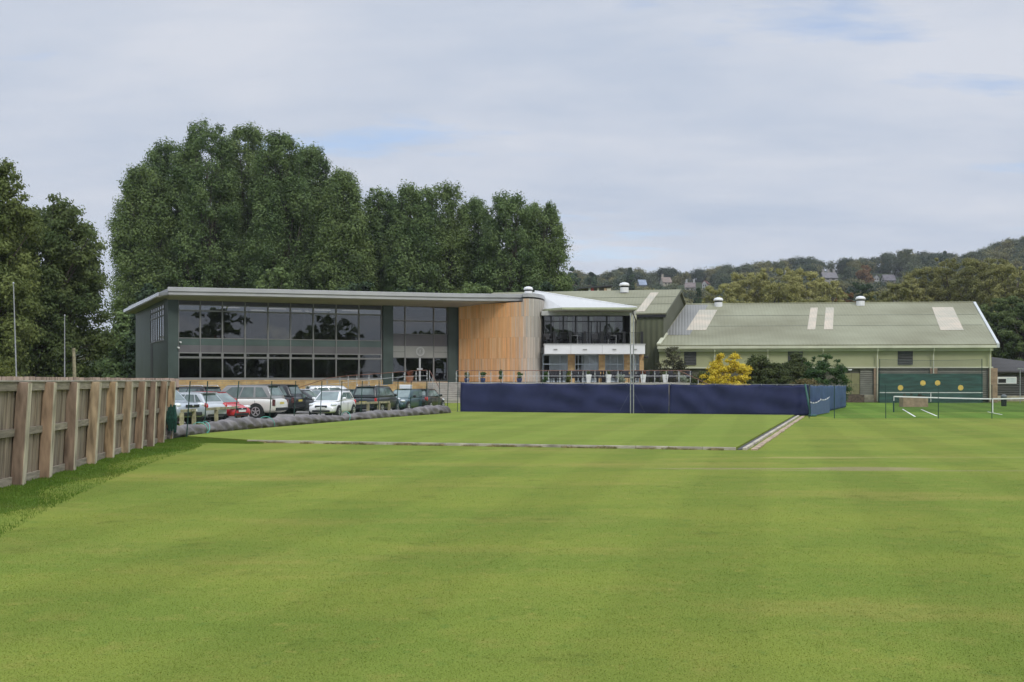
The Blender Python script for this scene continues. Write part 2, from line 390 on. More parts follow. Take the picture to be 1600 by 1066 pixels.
def grid_mesh(xs, ys, zf):
    mb = MB(); nx = len(xs)
    mb.v = [(x, y, zf(x, y)) for y in ys for x in xs]
    mb.f = [(j * nx + i, j * nx + i + 1, (j + 1) * nx + i + 1, (j + 1) * nx + i) for j in range(len(ys) - 1) for i in range(nx - 1)]
    return mb
gr = grid_mesh(xs, ys, ground_z).build('ground', m_lawn, smooth=True); tag(gr, kind='structure')
# rough strip at the foot of the board fence
mb = MB(); yy = list(np.arange(9, 40.3, 0.6))
rows = []
for y in yy:
    e = interp(y, EDGE) - 0.12 + 0.12 * math.sin(y * 2.1); fx = fence_x(y) - 1.2
    rows.append([(lerp(e, fx, k / 8), y) for k in range(9)])
mb.v = [(x, y, ground_z(x, y) + 0.006) for r_ in rows for (x, y) in r_]
mb.f = [(j * 9 + i, j * 9 + i + 1, (j + 1) * 9 + i + 1, (j + 1) * 9 + i) for j in range(len(rows) - 1) for i in range(8)]
tag(mb.build('grass_verge', m_rough, smooth=True), kind='structure')
# the raised green with its concrete kerb and side channel
gA, gB, gC, gD = Vector((-8.9, 38.9)), Vector((6.75, 34.6)), Vector((16.3, 66.5)), Vector((-3.6, 73.6))
gE = Vector((-12.2, 42.0))
m_conc = mat('kerb_concrete', (0.42, 0.375, 0.30), 0.9, 0.26, 1.6, 0.4, 30)
m_dark = mat('channel_rubber', (0.075, 0.072, 0.07), 0.9, 0.3, 3.0)
mb = MB(); mb.prism([gA, gB, gC, gD, gE], -0.05, 0.085)
tag(mb.build('bowling_green', m_green), kind='structure')
def strip(a, b, off0, off1, z0, z1, m, name, n=14, wob=0.0):
    u = (b - a).normalized(); nn = Vector((u.y, -u.x)); mb = MB(); L = (b - a).length
    for i in range(n):
        t0, t1 = i / n, (i + 1) / n - 0.0012
        j = random.uniform(-wob, wob); p, q = a + u * L * t0, a + u * L * t1
        mb.hexa([(*(p + nn * (off0 + j)), z0), (*(q + nn * (off0 + j)), z0), (*(q + nn * (off1 + j)), z0), (*(p + nn * (off1 + j)), z0),
                 (*(p + nn * (off0 + j)), z1 + j * .4), (*(q + nn * (off0 + j)), z1 + j * .4), (*(q + nn * (off1 + j)), z1 + j * .4), (*(p + nn * (off1 + j)), z1 + j * .4)])
    return tag(mb.build(name, m, bevel=0.008), kind='structure')
strip(gA, gB, 0.004, 0.11, -0.05, 0.082, m_conc, 'kerb', 16, 0.006)
strip(gB, gC, 0.17, 0.29, -0.05, 0.07, m_conc, 'kerb', 26, 0.012)
strip(gB, gC, 0.40, 0.58, -0.05, 0.035, mat('kerb_sand', (0.38, 0.29, 0.20), 0.95, 0.3, 3, 0.5, 25), 'kerb', 22, 0.03)
strip(gB, gC, 0.004, 0.165, -0.05, 0.03, m_dark, 'drain_channel', 1)
strip(gD, gC, -0.22, -0.02, -0.05, 0.095, m_dark, 'drain_channel', 1)
# car park surface, court and its white lines
m_tar = mat('car_park_gravel', (0.24, 0.225, 0.205), 0.95, 0.25, 1.2, 0.6, 60)
cp = [Vector((-40, 55)), Vector((-15.3, 55.5)), Vector((-9.2, 68)), Vector((-5.6, 82.5)), Vector((-12, 86)), Vector((-45, 86))]
mb = MB(); mb.poly([(p.x, p.y, ground_z(p.x, p.y) + 0.006) for p in cp]); tag(mb.build('car_park', m_tar), kind='structure')
mb = MB(); mb.poly([(x, y, 0.006) for x, y in ((17.8, 63.2), (70, 62.2), (90, 104), (22, 108), (18.8, 90))]); tag(mb.build('tennis_court', m_court), kind='structure')
m_line = mat('court_paint', (0.78, 0.78, 0.74), 0.8, 0.12, 8)
def line(a, b, wd=0.09):
    u = (b - a).normalized(); n_ = Vector((-u.y, u.x, 0)) * wd / 2
    mb = MB(); mb.poly([(p.x, p.y, 0.012) for p in (a - n_, b - n_, b + n_, a + n_)]); tag(mb.build('court_line', m_line), kind='structure')
line(G(1410, 639.5), G(1430, 651.5)); line(G(1439, 640), G(1464, 650.5)); line(G(1543, 643.8), G(1566, 648.4)); line(G(1472, 630.2), G(1534, 630.2), 0.14)

# grass blades: one dense mesh, thinning with distance
rng = np.random.default_rng(5)
def blades(n, ymin, ymax, h, wdt, region, name, m, zf, zfun=None, power=1.0, fade=0.0):
    y = ymin * (ymax / ymin) ** (rng.random(n) ** power)
    half = y * 0.47 + 0.5
    x = (rng.random(n) * 2 - 1) * half
    k = region(x, y) & (rng.random(n) > fade * ((y - ymin) / (ymax - ymin)) ** 0.8); x, y = x[k], y[k]; n = len(x)
    z = np.array([zfun(a, b) for a, b in zip(x, y)]) if zfun else np.full(n, zf)
    a = rng.random(n) * 2 * np.pi; hh = h * (0.55 + 0.9 * rng.random(n)); s = wdt * (0.6 + 0.8 * rng.random(n)) * (0.7 + y / 16)
    lean = (rng.random((n, 2)) - 0.5) * 1.1 * hh[:, None]
    b = np.stack([x, y, z], 1); d = np.stack([np.cos(a) * s, np.sin(a) * s, np.zeros(n)], 1)
    V = np.stack([b - d, b + d, b + np.stack([lean[:, 0], lean[:, 1], hh], 1)], 1)
    return np_mesh(name, V, 3, m)
edge_y = np.array([e[0] for e in EDGE]); edge_x = np.array([e[1] for e in EDGE])
o = blades(420000, 7.6, 30, 0.007, 0.0030, lambda x, y: x > np.interp(y, edge_y, edge_x), 'lawn_grass', m_blade, 0.0, power=0.8, fade=1.0)
tag(o, 'short mown grass of the near lawn with dry yellow flecks', 'grass', kind='stuff')
fy = np.array([p.y for p in FENCE]); fx_ = np.array([p.x for p in FENCE])
o = blades(620000, 11, 41, 0.042, 0.0042, lambda x, y: (x < np.interp(y, edge_y, edge_x) + 0.28 - 0.5 * rng.random(len(x)) ** 2) & (x > np.interp(y, fy, fx_) - 0.3), 'rough_grass', m_rblade, 0.0, ground_z, power=0.75)
tag(o, 'longer dark green grass along the foot of the wooden board fence', 'grass', kind='stuff')
# longer grass round the unkerbed corner of the green
vA, vE = np.array([-8.4, 38.6]), np.array([-12.0, 41.8]); n = 60000; t = rng.random(n) ** 0.8; t2 = rng.random(n)
bx = vA[0] + (vE[0] - vA[0]) * t + 0.1 * rng.normal(size=n); by = vA[1] + (vE[1] - vA[1]) * t - 0.1 - 2.6 * t2 * (0.25 + 0.75 * t)
ok = by < 37.6 + 4 * t; base = np.stack([bx, by, np.array([ground_z(a, b) for a, b in zip(bx, by)])], 1); hh = (0.02 + 0.045 * rng.random(n)) * (1 - 0.6 * t2); a = rng.random(n) * 6.28; s = 0.012 + 0.01 * rng.random(n)
dd = np.stack([np.cos(a) * s, np.sin(a) * s, 0 * a], 1)
o = np_mesh('rough_grass', np.stack([base - dd, base + dd, base + np.stack([(rng.random(n) - .5) * hh, (rng.random(n) - .5) * hh, hh], 1)], 1), 3, m_rblade)
tag(o, 'longer dark grass round the unkerbed corner of the green by the fence end', 'grass', kind='stuff')
# tufts along the kerb
n = 7000; t = rng.random(n); t = t[(np.sin(t * 37) + np.sin(t * 91 + 2) + 0.9 * rng.random(len(t))) > 0.15]; n = len(t)
base = np.stack([gA.x + (gB.x - gA.x) * t, gA.y + (gB.y - gA.y) * t - 0.16 - 0.22 * rng.random(n), np.zeros(n)], 1)
hh = 0.03 + 0.06 * rng.random(n) * (0.4 + 0.6 * (np.sin(t * 60) > 0.2)); a = rng.random(n) * 6.28; s = 0.008 + 0.008 * rng.random(n)
V = np.stack([base - np.stack([np.cos(a) * s, np.sin(a) * s, 0 * a], 1), base + np.stack([np.cos(a) * s, np.sin(a) * s, 0 * a], 1), base + np.stack([(rng.random(n) - .5) * hh, (rng.random(n) - .5) * hh, hh], 1)], 1)
o = np_mesh('kerb_weeds', V, 3, mat('weeds', (0.16, 0.18, 0.05), 0.9, 0.3, 4, col2=(0.27, 0.21, 0.10)))
tag(o, 'ragged weeds and tufts along the concrete kerb of the green', 'weeds', kind='stuff')
# ================================================================ clubhouse
m_gclad = mat('green_cladding', (0.050, 0.072, 0.064), 0.5, 0.12, 0.8)
m_fascia = mat('roof_fascia_grey', (0.40, 0.40, 0.40), 0.45, 0.06, 0.6)
m_soffit = mat('soffit_grey', (0.36, 0.34, 0.29), 0.7, 0.06, 0.7)
m_frame = mat('aluminium_grey', (0.21, 0.21, 0.205), 0.5, 0.06, 2, spec=0.2)
m_spand = mat('spandrel_grey', (0.115, 0.11, 0.115), 0.35, 0.12, 0.5, spec=0.4)
m_spandg = mat('spandrel_green', (0.07, 0.10, 0.09), 0.2, 0.12, 0.5, spec=0.7)
m_spandl = mat('spandrel_pale', (0.27, 0.275, 0.255), 0.4, 0.06, 0.6)
m_black = mat('black_trim', (0.012, 0.012, 0.013), 0.5, 0.1, 3)
m_glass = mat_glass('coated_glass', 0.42, 2.0, warm=(0.95, 0.93, 0.95))
m_glassd = mat_glass('dark_glass', 0.55, 1.85)
m_glassl = mat_glass('louvre_glass', 0.35, 2.5)
m_room = mat('room_plaster', (0.32, 0.30, 0.28), 0.9, 0.25, 0.6)
m_roomd = mat('room_dark', (0.22, 0.23, 0.21), 0.9, 0.4, 0.5)
m_col = mat('column_white', (0.75, 0.78, 0.74), 0.6, 0.03)
m_white = mat('white_render', (0.74, 0.74, 0.73), 0.55, 0.04, 0.6)
m_metal = mat('galvanised', (0.42, 0.43, 0.43), 0.35, 0.1, 5, metal=0.7)
m_steel = mat('stainless', (0.62, 0.62, 0.61), 0.25, 0.06, 5, metal=0.6)

def stone_mat(name, a, b_, mortar, bw=0.5, bh=0.2, fr=None):
    m, nt, b = _nodes(name)
    g = N(nt, 'ShaderNodeNewGeometry'); sx = N(nt, 'ShaderNodeSeparateXYZ'); nt.links.new(g.outputs['Position'], sx.inputs[0])
    cb = N(nt, 'ShaderNodeCombineXYZ')
    d = N(nt, 'ShaderNodeMath', operation='SUBTRACT'); nt.links.new(sx.outputs['X'], d.inputs[0]); nt.links.new(sx.outputs['Y'], d.inputs[1])
    nt.links.new(d.outputs[0], cb.inputs[0]); nt.links.new(sx.outputs['Z'], cb.inputs[1])
    bt = N(nt, 'ShaderNodeTexBrick'); bt.inputs['Scale'].default_value = 1.0
    bt.inputs['Brick Width'].default_value = bw; bt.inputs['Row Height'].default_value = bh; bt.inputs['Mortar Size'].default_value = 0.012
    bt.inputs['Color1'].default_value = c4(a); bt.inputs['Color2'].default_value = c4(b_); bt.inputs['Mortar'].default_value = c4(mortar)
    nt.links.new(cb.outputs[0], bt.inputs['Vector'])
    n1 = N(nt, 'ShaderNodeTexNoise'); n1.inputs['Scale'].default_value = 2.2; n1.inputs['Detail'].default_value = 6; nt.links.new(g.outputs['Position'], n1.inputs['Vector'])
    mr = N(nt, 'ShaderNodeMapRange'); mr.inputs['To Min'].default_value = 0.55; mr.inputs['To Max'].default_value = 1.45; nt.links.new(n1.outputs['Fac'], mr.inputs['Value'])
    vm = N(nt, 'ShaderNodeVectorMath', operation='SCALE'); nt.links.new(bt.outputs['Color'], vm.inputs[0]); nt.links.new(mr.outputs[0], vm.inputs['Scale'])
    nt.links.new(vm.outputs[0], b.inputs['Base Color']); b.inputs['Roughness'].default_value = 0.9
    bp = N(nt, 'ShaderNodeBump'); bp.inputs['Strength'].default_value = 0.5; bp.inputs['Distance'].default_value = 0.03
    nt.links.new(bt.outputs['Fac'], bp.inputs['Height']); bp.invert = True; nt.links.new(bp.outputs[0], b.inputs['Normal'])
    return m
m_stone = stone_mat('buff_sandstone', (0.56, 0.385, 0.18), (0.44, 0.27, 0.12), (0.42, 0.33, 0.21))
m_brick = stone_mat('buff_brick', (0.36, 0.24, 0.14), (0.27, 0.17, 0.10), (0.36, 0.30, 0.23), 0.24, 0.085)

fc = Fr((-27.0, 93.0), (1, 0.445))
s_px = fc.s_at
club = thing('clubhouse', 'long two storey glass fronted clubhouse with flat grey roof and curved timber end', 'building', (-12, 105, 0.42))
zr = dict(top=8.66, a=8.22, b=7.74, c=5.47, d=4.94, e=4.36, f=4.30, g=3.98, h=3.90, i=2.24)
mull_px = [278.5, 312.8, 347.4, 382.8, 418.6, 453.7, 489.3, 525.0, 560.6, 596.0]
ms = [s_px(x) for x in mull_px]
sL = -0.75                                                        # left end wall
sP1a, sP1b = s_px(597.5), s_px(613); sP2a, sP2b = s_px(699), s_px(716.5)
DEP = 24.0
# shell
mb = MB()
mb.fb(fc, sL, sL + 0.35, -DEP, -2.4, 0.3, 8.75)                     # left end wall, three pieces round its tall window
w0, w1 = -11.6, -2.4
mb = MB()
def sidewall(mb, d0, d1, z0, z1, t=0.35): mb.fb(fc, sL, sL + t, d0, d1, z0, z1)
sidewall(mb, -DEP, w0, 0.3, 8.75); sidewall(mb, w1, 0.12, 0.3, 8.75); sidewall(mb, w0, w1, 0.3, 5.35); sidewall(mb, w0, w1, 8.42, 8.75)
mb.fb(fc, sL + 0.35, ms[0], -0.3, 0.12, 0.3, 8.75)                  # green corner pier
mb.build('wall', m_gclad, club)
mb = MB(); mb.fb(fc, sP1a, sP1b, -0.3, 0.25, 0.3, 8.62); mb.build('green_pier', m_gclad, club)
mb = MB(); mb.fb(fc, sP2a, sP2b, -0.3, 0.25, 0.3, 8.62); mb.build('green_pier', m_gclad, club)
mb = MB(); mb.fb(fc, sL + 0.35, sP2b + 9, -DEP, -DEP + 0.3, 0.3, 8.7); mb.fb(fc, sP2b + 8.7, sP2b + 9, -DEP + 0.3, -2, 0.3, 8.7); mb.build('rear_wall', m_gclad, club)
# inside, seen through the glass
mb = MB(); mb.fb(fc, sL + 0.36, sP2b + 8.6, -9.0, -8.8, 4.9, 8.6); mb.build('room_wall', m_room, club)
mb = MB(); mb.fb(fc, sL + 0.36, sP2b + 8.6, -9.0, -8.8, 2.2, 4.5); mb.build('room_wall', m_roomd, club)
mb = MB(); mb.fb(fc, sL + 0.36, sP1a, -9.2, -0.12, 4.5, 4.88); mb.fb(fc, sL + 0.36, sP2b + 8, -9.2, -0.12, 1.9, 2.2); mb.build('floor_slab', m_roomd, club)
mb = MB(); mb.fb(fc, sL + 0.4, sP2b + 8, -9.2, -0.2, 8.25, 8.6); mb.build('ceiling', mat('ceiling_tile', (0.42, 0.41, 0.40), 0.9, 0.1), club)
for px in (389.5, 475, 487.5, 519.5):
    a = s_px(px, -0.7); mb = MB(); mb.fb(fc, a - 0.12, a + 0.12, -0.9, -0.66, 4.88, 8.25); mb.build('column', m_col, club, bevel=0.03)
for px, cc in ((342, (0.55, 0.05, 0.04)), (398, (0.3, 0.42, 0.38)), (290, (0.35, 0.35, 0.33)), (404, (0.14, 0.2, 0.18)), (536, (0.36, 0.2, 0.06)), (548, (0.36, 0.2, 0.06)), (575, (0.4, 0.4, 0.4)), (366, (0.3, 0.3, 0.3))):
    a = s_px(px, -0.8); mb = MB()
    mb.fb(fc, a - 0.34, a + 0.34, -1.1, -0.5, 5.18, 5.34); mb.fb(fc, a - 0.34, a + 0.34, -1.2, -1.1, 5.18, 5.85)
    for q in (-0.3, 0.26): mb.fb(fc, a + q, a + q + 0.04, -0.56, -0.52, 4.88, 5.18); mb.fb(fc, a + q, a + q + 0.04, -1.18, -1.14, 4.88, 5.18)
    mb.build('lounge_chair', mat('chair_cloth', cc, 0.9, 0.15), club, bevel=0.03)
m_lamp = bpy.data.materials.new('strip_light'); m_lamp.use_nodes = True; _e = m_lamp.node_tree.nodes['Principled BSDF']; _e.inputs['Emission Color'].default_value = (1, 0.97, 0.9, 1); _e.inputs['Emission Strength'].default_value = 1.6
for px, dd in ((360, -2.2), (433, -2.2), (505, -2.6), (548, -2.2), (470, -4.5), (400, -5)):
    a = s_px(px, dd); MB().fb(fc, a - 0.75, a + 0.75, dd - 0.06, dd + 0.06, 8.16, 8.22).build('strip_lamp', m_lamp, club)
# spandrel bands
def band(name, m, a, b, z0, z1, d0=-0.12, d1=0.02): return MB().fb(fc, a, b, d0, d1, z0, z1).build(name, m, club)
band('spandrel_panel', m_spandg, ms[0], ms[-1], zr['d'], zr['c'])
band('spandrel_panel', m_spand, ms[0], ms[-1], zr['e'], zr['d'] - 0.004, d1=0.03)
band('head_panel', mat('head_panel_dark', (0.04, 0.04, 0.043), 0.3, 0.1), ms[0], ms[-1], zr['a'], zr['top'] + 0.1)
band('base_panel', m_frame, ms[0] - 0.05, ms[-1] + 0.05, zr['i'] - 0.13, zr['i'], d1=0.10)
# windows: each bay, each row
def window(a, b, z0, z1, gm, fw=0.05, name='window', d=0.06, mids=(), hm=()):
    mb = MB()
    mb.fb(fc, a, b, -0.10, d, z1 - fw, z1); mb.fb(fc, a, b, -0.10, d, z0, z0 + fw)
    mb.fb(fc, a, a + fw, -0.10, d, z0 + fw, z1 - fw); mb.fb(fc, b - fw, b, -0.10, d, z0 + fw, z1 - fw)
    w_ = mb.build(name, m_frame, club)
    MB().fb(fc, a + fw, b - fw, -0.035, -0.015, z0 + fw, z1 - fw).build('pane', gm, w_)
    return w_
for a, b in zip(ms, ms[1:]):
    a, b = a + 0.003, b - 0.003
    window(a, b, zr['b'] + 0.003, zr['a'] - 0.003, m_glassl, 0.05, 'top_light')
    window(a, b, zr['c'] + 0.003, zr['b'] - 0.003, m_glass, 0.06)
    window(a, b, zr['g'] - 0.06, zr['e'] - 0.003, m_glassd, 0.09, 'slot_window', d=0.09)
    window(a, b, zr['i'] + 0.003, zr['g'] - 0.066, m_glassd, 0.055, 'window')
for s_ in ms: MB().fb(fc, s_ - 0.032, s_ + 0.032, -0.1, 0.10, zr['i'], zr['top']).build('mullion', m_frame, club)
# tall window of the end wall
wd = MB()
for k in range(7):
    d = lerp(w0, w1, k / 6); wd.fb(fc, sL - 0.05, sL + 0.08, d - 0.05 if k else d, d + 0.05 if k < 6 else d, 5.42, 8.35)
for z in (5.35, 7.42, 7.95, 8.35): wd.fb(fc, sL - 0.06, sL + 0.09, w0, w1, z, z + 0.07)
wo = wd.build('window', m_frame, club); MB().fb(fc, sL + 0.01, sL + 0.03, w0 + 0.01, w1 - 0.01, 5.42, 8.35).build('pane', m_glass, wo)
mb = MB(); mb.fb(fc, sL - 0.02, sL - 0.001, -11.6, -9.9, 0.6, 5.3); mb.build('panel_strip', m_black, club)
# entrance bay
e0, e1 = sP1b, sP2a; k1, k2 = s_px(632.6), s_px(677.5)
band('spandrel_panel', m_spand, e0, e1, 5.08, 6.10, d1=0.0)
band('spandrel_panel', m_spandl, e0, e1, 4.10, 5.076, d1=0.03)
band('spandrel_joint', m_black, e0, k1, 4.56, 4.58, 0.03, 0.035); band('spandrel_joint', m_black, k2, e1, 4.56, 4.58, 0.03, 0.035)
for a, b in ((e0, k1), (k1, k2), (k2, e1)):
    a, b = a + 0.003, b - 0.003
    window(a, b, 7.28, 8.62, m_glass, 0.045); window(a, b, 6.11, 7.276, m_glass, 0.045)
for s_ in (k1, k2): MB().fb(fc, s_ - 0.03, s_ + 0.03, 0.03, 0.09, 4.1, 8.6).build('mullion', m_frame, club)
kd = s_px(655.3)
for a, b in ((e0, k1), (k2, e1)): window(a + 0.003, b - 0.003, 1.98, 4.095, m_glassd, 0.05)
for a, b, hd in ((k1, kd, -1), (kd, k2, 1)):
    dr = window(a + 0.003, b - 0.003, 1.98, 4.095, m_glassd, 0.07, 'door')
    hs = kd + hd * 0.16
    MB().fb(fc, hs - 0.1, hs + 0.1, 0.062, 0.10, 3.0, 3.14).build('handle', m_steel, dr)
MB().fb(fc, kd - 0.075, kd + 0.075, 0.062, 0.14, 1.98, 4.05).build('door_post', m_steel, club)
# round club emblem on the panel over the doors
ec = fc.pt(s_px(656.3), 0, 4.62); en = fc.n; eu = fc.u
def ring(mb, r0, r1, dd, n=28, a0=0, a1=2 * math.pi, cx=0, cz=0):
    for k in range(n):
        t0, t1 = a0 + (a1 - a0) * k / n, a0 + (a1 - a0) * (k + 1) / n
        q = []
        for r_, t in ((r0, t0), (r1, t0), (r1, t1), (r0, t1)):
            p = ec + Vector((eu.x, eu.y, 0)) * (cx + r_ * math.cos(t)) + Vector((0, 0, cz + r_ * math.sin(t))) + Vector((en.x, en.y, 0)) * dd
            q.append(p)
        mb.slab(q, 0.012)
mb = MB(); ring(mb, 0.29, 0.40, 0.05); ring(mb, 0.22, 0.245, 0.05)
ring(mb, 0.0, 0.055, 0.05, 10, cx=0.02, cz=0.11)                      # small head, body and racket arm inside the ring
ring(mb, 0.10, 0.15, 0.05, 8, R(90), R(200), cx=0.04, cz=-0.03); ring(mb, 0.03, 0.08, 0.05, 8, R(-60), R(60), cx=-0.02, cz=-0.02); ring(mb, 0.10, 0.14, 0.05, 6, R(230), R(310), cx=0.0, cz=-0.02)
mb.build('club_emblem', mat('emblem_white', (0.42, 0.43, 0.42), 0.5, 0.05), club)
# timber wall, sweeping out from the entrance and round into a drum
path_px = [(716.8, 102.4), (735, 101.6), (757, 100.3), (780, 99.1), (800, 98.2), (815, 97.6), (826, 97.4), (835, 97.75), (842, 98.4), (847, 99.3), (850, 100.5), (851, 102.5), (849.5, 106), (848, 110)]
path = [Vector((wx(a, d), d)) for a, d in path_px]
def resample(pts, step):
    out = [pts[0].copy()]; acc = 0
    L = [0]
    for a, b in zip(pts, pts[1:]): L.append(L[-1] + (b - a).length)
    n = int(L[-1] / step)
    for k in range(1, n + 1):
        d = L[-1] * k / n; i = max(j for j in range(len(L) - 1) if L[j] <= d + 1e-9)
        t = (d - L[i]) / (L[i + 1] - L[i]); out.append(pts[i].lerp(pts[i + 1], t))
    return out
pl = resample(path, 0.135)
m_timber = mat_attr('timber_boards', 0.8, (26, 26, 0.9), 0.14, 0.08)
mb = MB(); tones = []
def pxof(p): return CX + p.x / p.y * F
zrows = [(1.95, 3.95), (3.955, 5.75), (5.755, 7.5), (7.505, 9.0)]
for (z0, z1) in zrows:
    for a, b in zip(pl, pl[1:]):
        n_ = Vector(((b - a).y, -(b - a).x)).normalized(); px = pxof((a + b) / 2); behind = (a.y > 101 and px > 846)
        top = z1 if (z1 < 8.9) else (8.72 if px < 816 and not behind else 9.0)
        j = random.uniform(0, 0.012)
        u = (b - a).normalized() * 0.006
        A, B_ = a + u + n_ * j, b - u + n_ * j
        mb.hexa([(*A, z0), (*B_, z0), (*(B_ - n_ * 0.06), z0), (*(A - n_ * 0.06), z0), (*A, top), (*B_, top), (*(B_ - n_ * 0.06), top), (*(A - n_ * 0.06), top)])
        wgt = sstep(790, 836, px + random.uniform(-8, 8)) if not behind else 1.0
        wgt = max(wgt, 0.35 * sstep(3.6, 1.9, z0) * random.random())
        base = Vector((0.78, 0.405, 0.17)) * random.uniform(0.87, 1.12)
        base = base.lerp(Vector((0.82, 0.54, 0.30)), random.random() ** 2 * 0.8)
        grey = Vector((0.50, 0.46, 0.40)) * random.uniform(0.74, 1.06)
        c = base.lerp(grey, wgt); tones += [(c.x, c.y, c.z, 1)] * 8
mb.build('timber_wall', m_timber, club, tones=tones)
mb = MB()
bk = [p - Vector(((pl[min(i + 1, len(pl) - 1)] - pl[max(i - 1, 0)]).y, -(pl[min(i + 1, len(pl) - 1)] - pl[max(i - 1, 0)]).x)).normalized() * 0.07 for i, p in enumerate(pl)]
for a, b in zip(bk, bk[1:]): mb.slab([(a.x, a.y, 1.9), (b.x, b.y, 1.9), (b.x, b.y, 8.7), (a.x, a.y, 8.7)], 0.05)
mb.build('wall_core', m_black, club)
# roof: two-step edge, its front line pulled back at the left and out over the entrance
ft = [(252, 91.6), (262, 91.0), (440, 93.4), (580, 95.7), (720, 97.9), (816.5, 98.4)]
edge = [Vector((wx(a, d), d)) for a, d in ft]
bl = fc.pt(sL - 0.9, -DEP - 1.0, 0).xy; br = fc.pt(sP2b + 9.3, -DEP - 1.0, 0).xy
fl = edge[0] + Vector((-0.25, 0.6))
cap_arc = [p + Vector(((pl[min(i + 1, len(pl) - 1)] - pl[max(i - 1, 0)]).y, -(pl[min(i + 1, len(pl) - 1)] - pl[max(i - 1, 0)]).x)).normalized() * 0.03 for i, p in enumerate(pl) if pxof(p) > 815]
low = [fl] + [e + Vector((0.03, 0.12)) for e in edge[1:]] + [edge[-1] + Vector((0.1, 7)), br, bl]
up = [fl + Vector((0.5, 0.3))] + edge[1:] + cap_arc + [br + Vector((0.1, 0)), bl + Vector((0.4, -0.3))]
roof = MB().prism(up, 9.13, 9.46).build('roof', m_fascia, club, bevel=0.02)
MB().prism([e for e in low], 8.86, 9.126).build('fascia', m_fascia, roof, bevel=0.015)
gz_ = [(*(bl + Vector((-0.12, 0))), 8.86), (*(fl + Vector((-0.12, 0))), 8.86), (*(fl + Vector((-0.12, 0))), 9.14), (*(bl + Vector((-0.12, 0))), 9.14)]
MB().slab(gz_, 0.06).build('verge_gutter', m_steel, roof)
mb = MB()     # sloping soffit from the roof edge back to the wall head
se = [Vector((wx(a, d), d)) + Vector((0.05, 0.25)) for a, d in ft[1:]]
sw = [fc.pt(fc.s_at(a), 0.02, 0).xy for a, d in ft[1:]]
for i in range(len(se) - 1):
    mb.slab([(*se[i], 8.855), (*se[i + 1], 8.855), (*sw[i + 1], 8.60), (*sw[i], 8.60)], -0.05)
mb.slab([(*fl, 8.855), (*se[0], 8.855), (*sw[0], 8.66), (*fc.pt(sL, 0.0, 0).xy, 8.66)], -0.05)
mb.build('soffit', m_soffit, roof)
mb = MB(); mb.prism([fc.pt(sL - 0.85, -DEP - 0.9, 0).xy, fc.pt(sL - 0.85, 0, 0).xy, fc.pt(sL + 0.1, 0, 0).xy, fc.pt(sL + 0.1, -DEP - 0.9, 0).xy], 8.76, 8.85); mb.build('soffit', m_soffit, roof)
def roof_vent(px, py, D, s, parent):
    c = P(px, py, D)
    mb = MB(); mb.lathe([(0.34 * s, -0.25 * s), (0.34 * s, 0.16 * s)], c, 14)
    v = mb.build('roof_vent', m_white, parent, smooth=False)
    MB().lathe([(0.30 * s, 0.16 * s), (0.30 * s, 0.30 * s)], c, 14).build('vent_slot', m_black, v)
    MB().lathe([(0.40 * s, 0.28 * s), (0.42 * s, 0.36 * s), (0.33 * s, 0.5 * s), (0.15 * s, 0.56 * s), (0.02, 0.57 * s)], c, 14).build('vent_cowl', m_white, v, smooth=True)
    return v
roof_vent(825.5, 458, 101, 1.0, roof)
# stone plinth and cameras on the corner
MB().fb(fc, ms[0] - 0.6, sP1a + 0.1, -0.3, 0.16, 0.2, zr['i'] - 0.135).build('stone_plinth', m_stone, club)
MB().fb(fc, sP1a + 0.1, sP2b + 0.6, -0.3, 0.16, 0.2, 1.95).build('stone_plinth', m_stone, club)
for px, z in ((280.5, 5.12), (277.5, 4.68)):
    a = s_px(px); mb = MB(); mb.fb(fc, a - 0.05, a + 0.05, 0.12, 0.2, z, z + 0.09); q = mb.build('security_camera', m_white, club, bevel=0.02)
    MB().tube([fc.pt(a, 0.2, z + 0.05), fc.pt(a + 0.05, 0.42, z + 0.02)], 0.07, 8).build('camera_body', m_white, q)

# ================================================================ balcony wing
wing = thing('cafe_wing', 'two storey cafe wing with white balcony band, buff stone pillars and shallow white hipped roof', 'building', (6, 99, 0))
fw = Fr((wx(846, 98.6), 98.6), (1, 0.02))
ws = lambda px, d=0.0: fw.s_at(px, d)
wR = ws(992)
zb = lambda py, D=98.6: wz(py, D)
mb = MB(); mb.fb(fw, 0, wR + 0.1, -9.5, -9.2, 1.9, 8.0); mb.fb(fw, wR - 0.2, wR + 0.1, -9.2, -0.02, 1.9, 8.0); mb.fb(fw, 0, wR - 0.2, -0.3, 0.0, zb(493), 8.02); mb.build('wall', mat('wing_wall', (0.42, 0.42, 0.40), 0.7, 0.08), wing)
mb = MB(); mb.fb(fw, wR - 0.35, wR + 0.12, -0.25, 0.12, 4.9, zb(492)); mb.build('corner_post', mat('cream_trim', (0.58, 0.57, 0.42), 0.6, 0.06), wing)
MB().fb(fw, 0, wR - 0.3, -6.2, -6.0, 4.9, 8).build('room_wall', m_roomd, wing)
MB().fb(fw, 0, wR - 0.3, -6.0, -0.35, 7.9, 7.98).build('ceiling', m_room, wing)
ff = Fr((fw.o.x, fw.o.y), fw.u)
bR = ws(1008, 1.6)
balc = MB().fb(fw, 0.2, bR, -0.3, 1.55, 4.3, 5.08).build('balcony', m_white, wing, bevel=0.01)
MB().fb(fw, 0.15, bR + 0.04, -0.3, 1.6, 5.085, 5.16).build('balcony_coping', mat('coping_grey', (0.5, 0.5, 0.48), 0.5, 0.05), balc)
for px in (868, 914, 960, 992): a = ws(px, 1.56); MB().fb(fw, a - 0.16, a + 0.16, 1.555, 1.62, 4.66, 4.72).build('light_fitting', mat('fitting', (0.3, 0.3, 0.28), 0.4), balc)
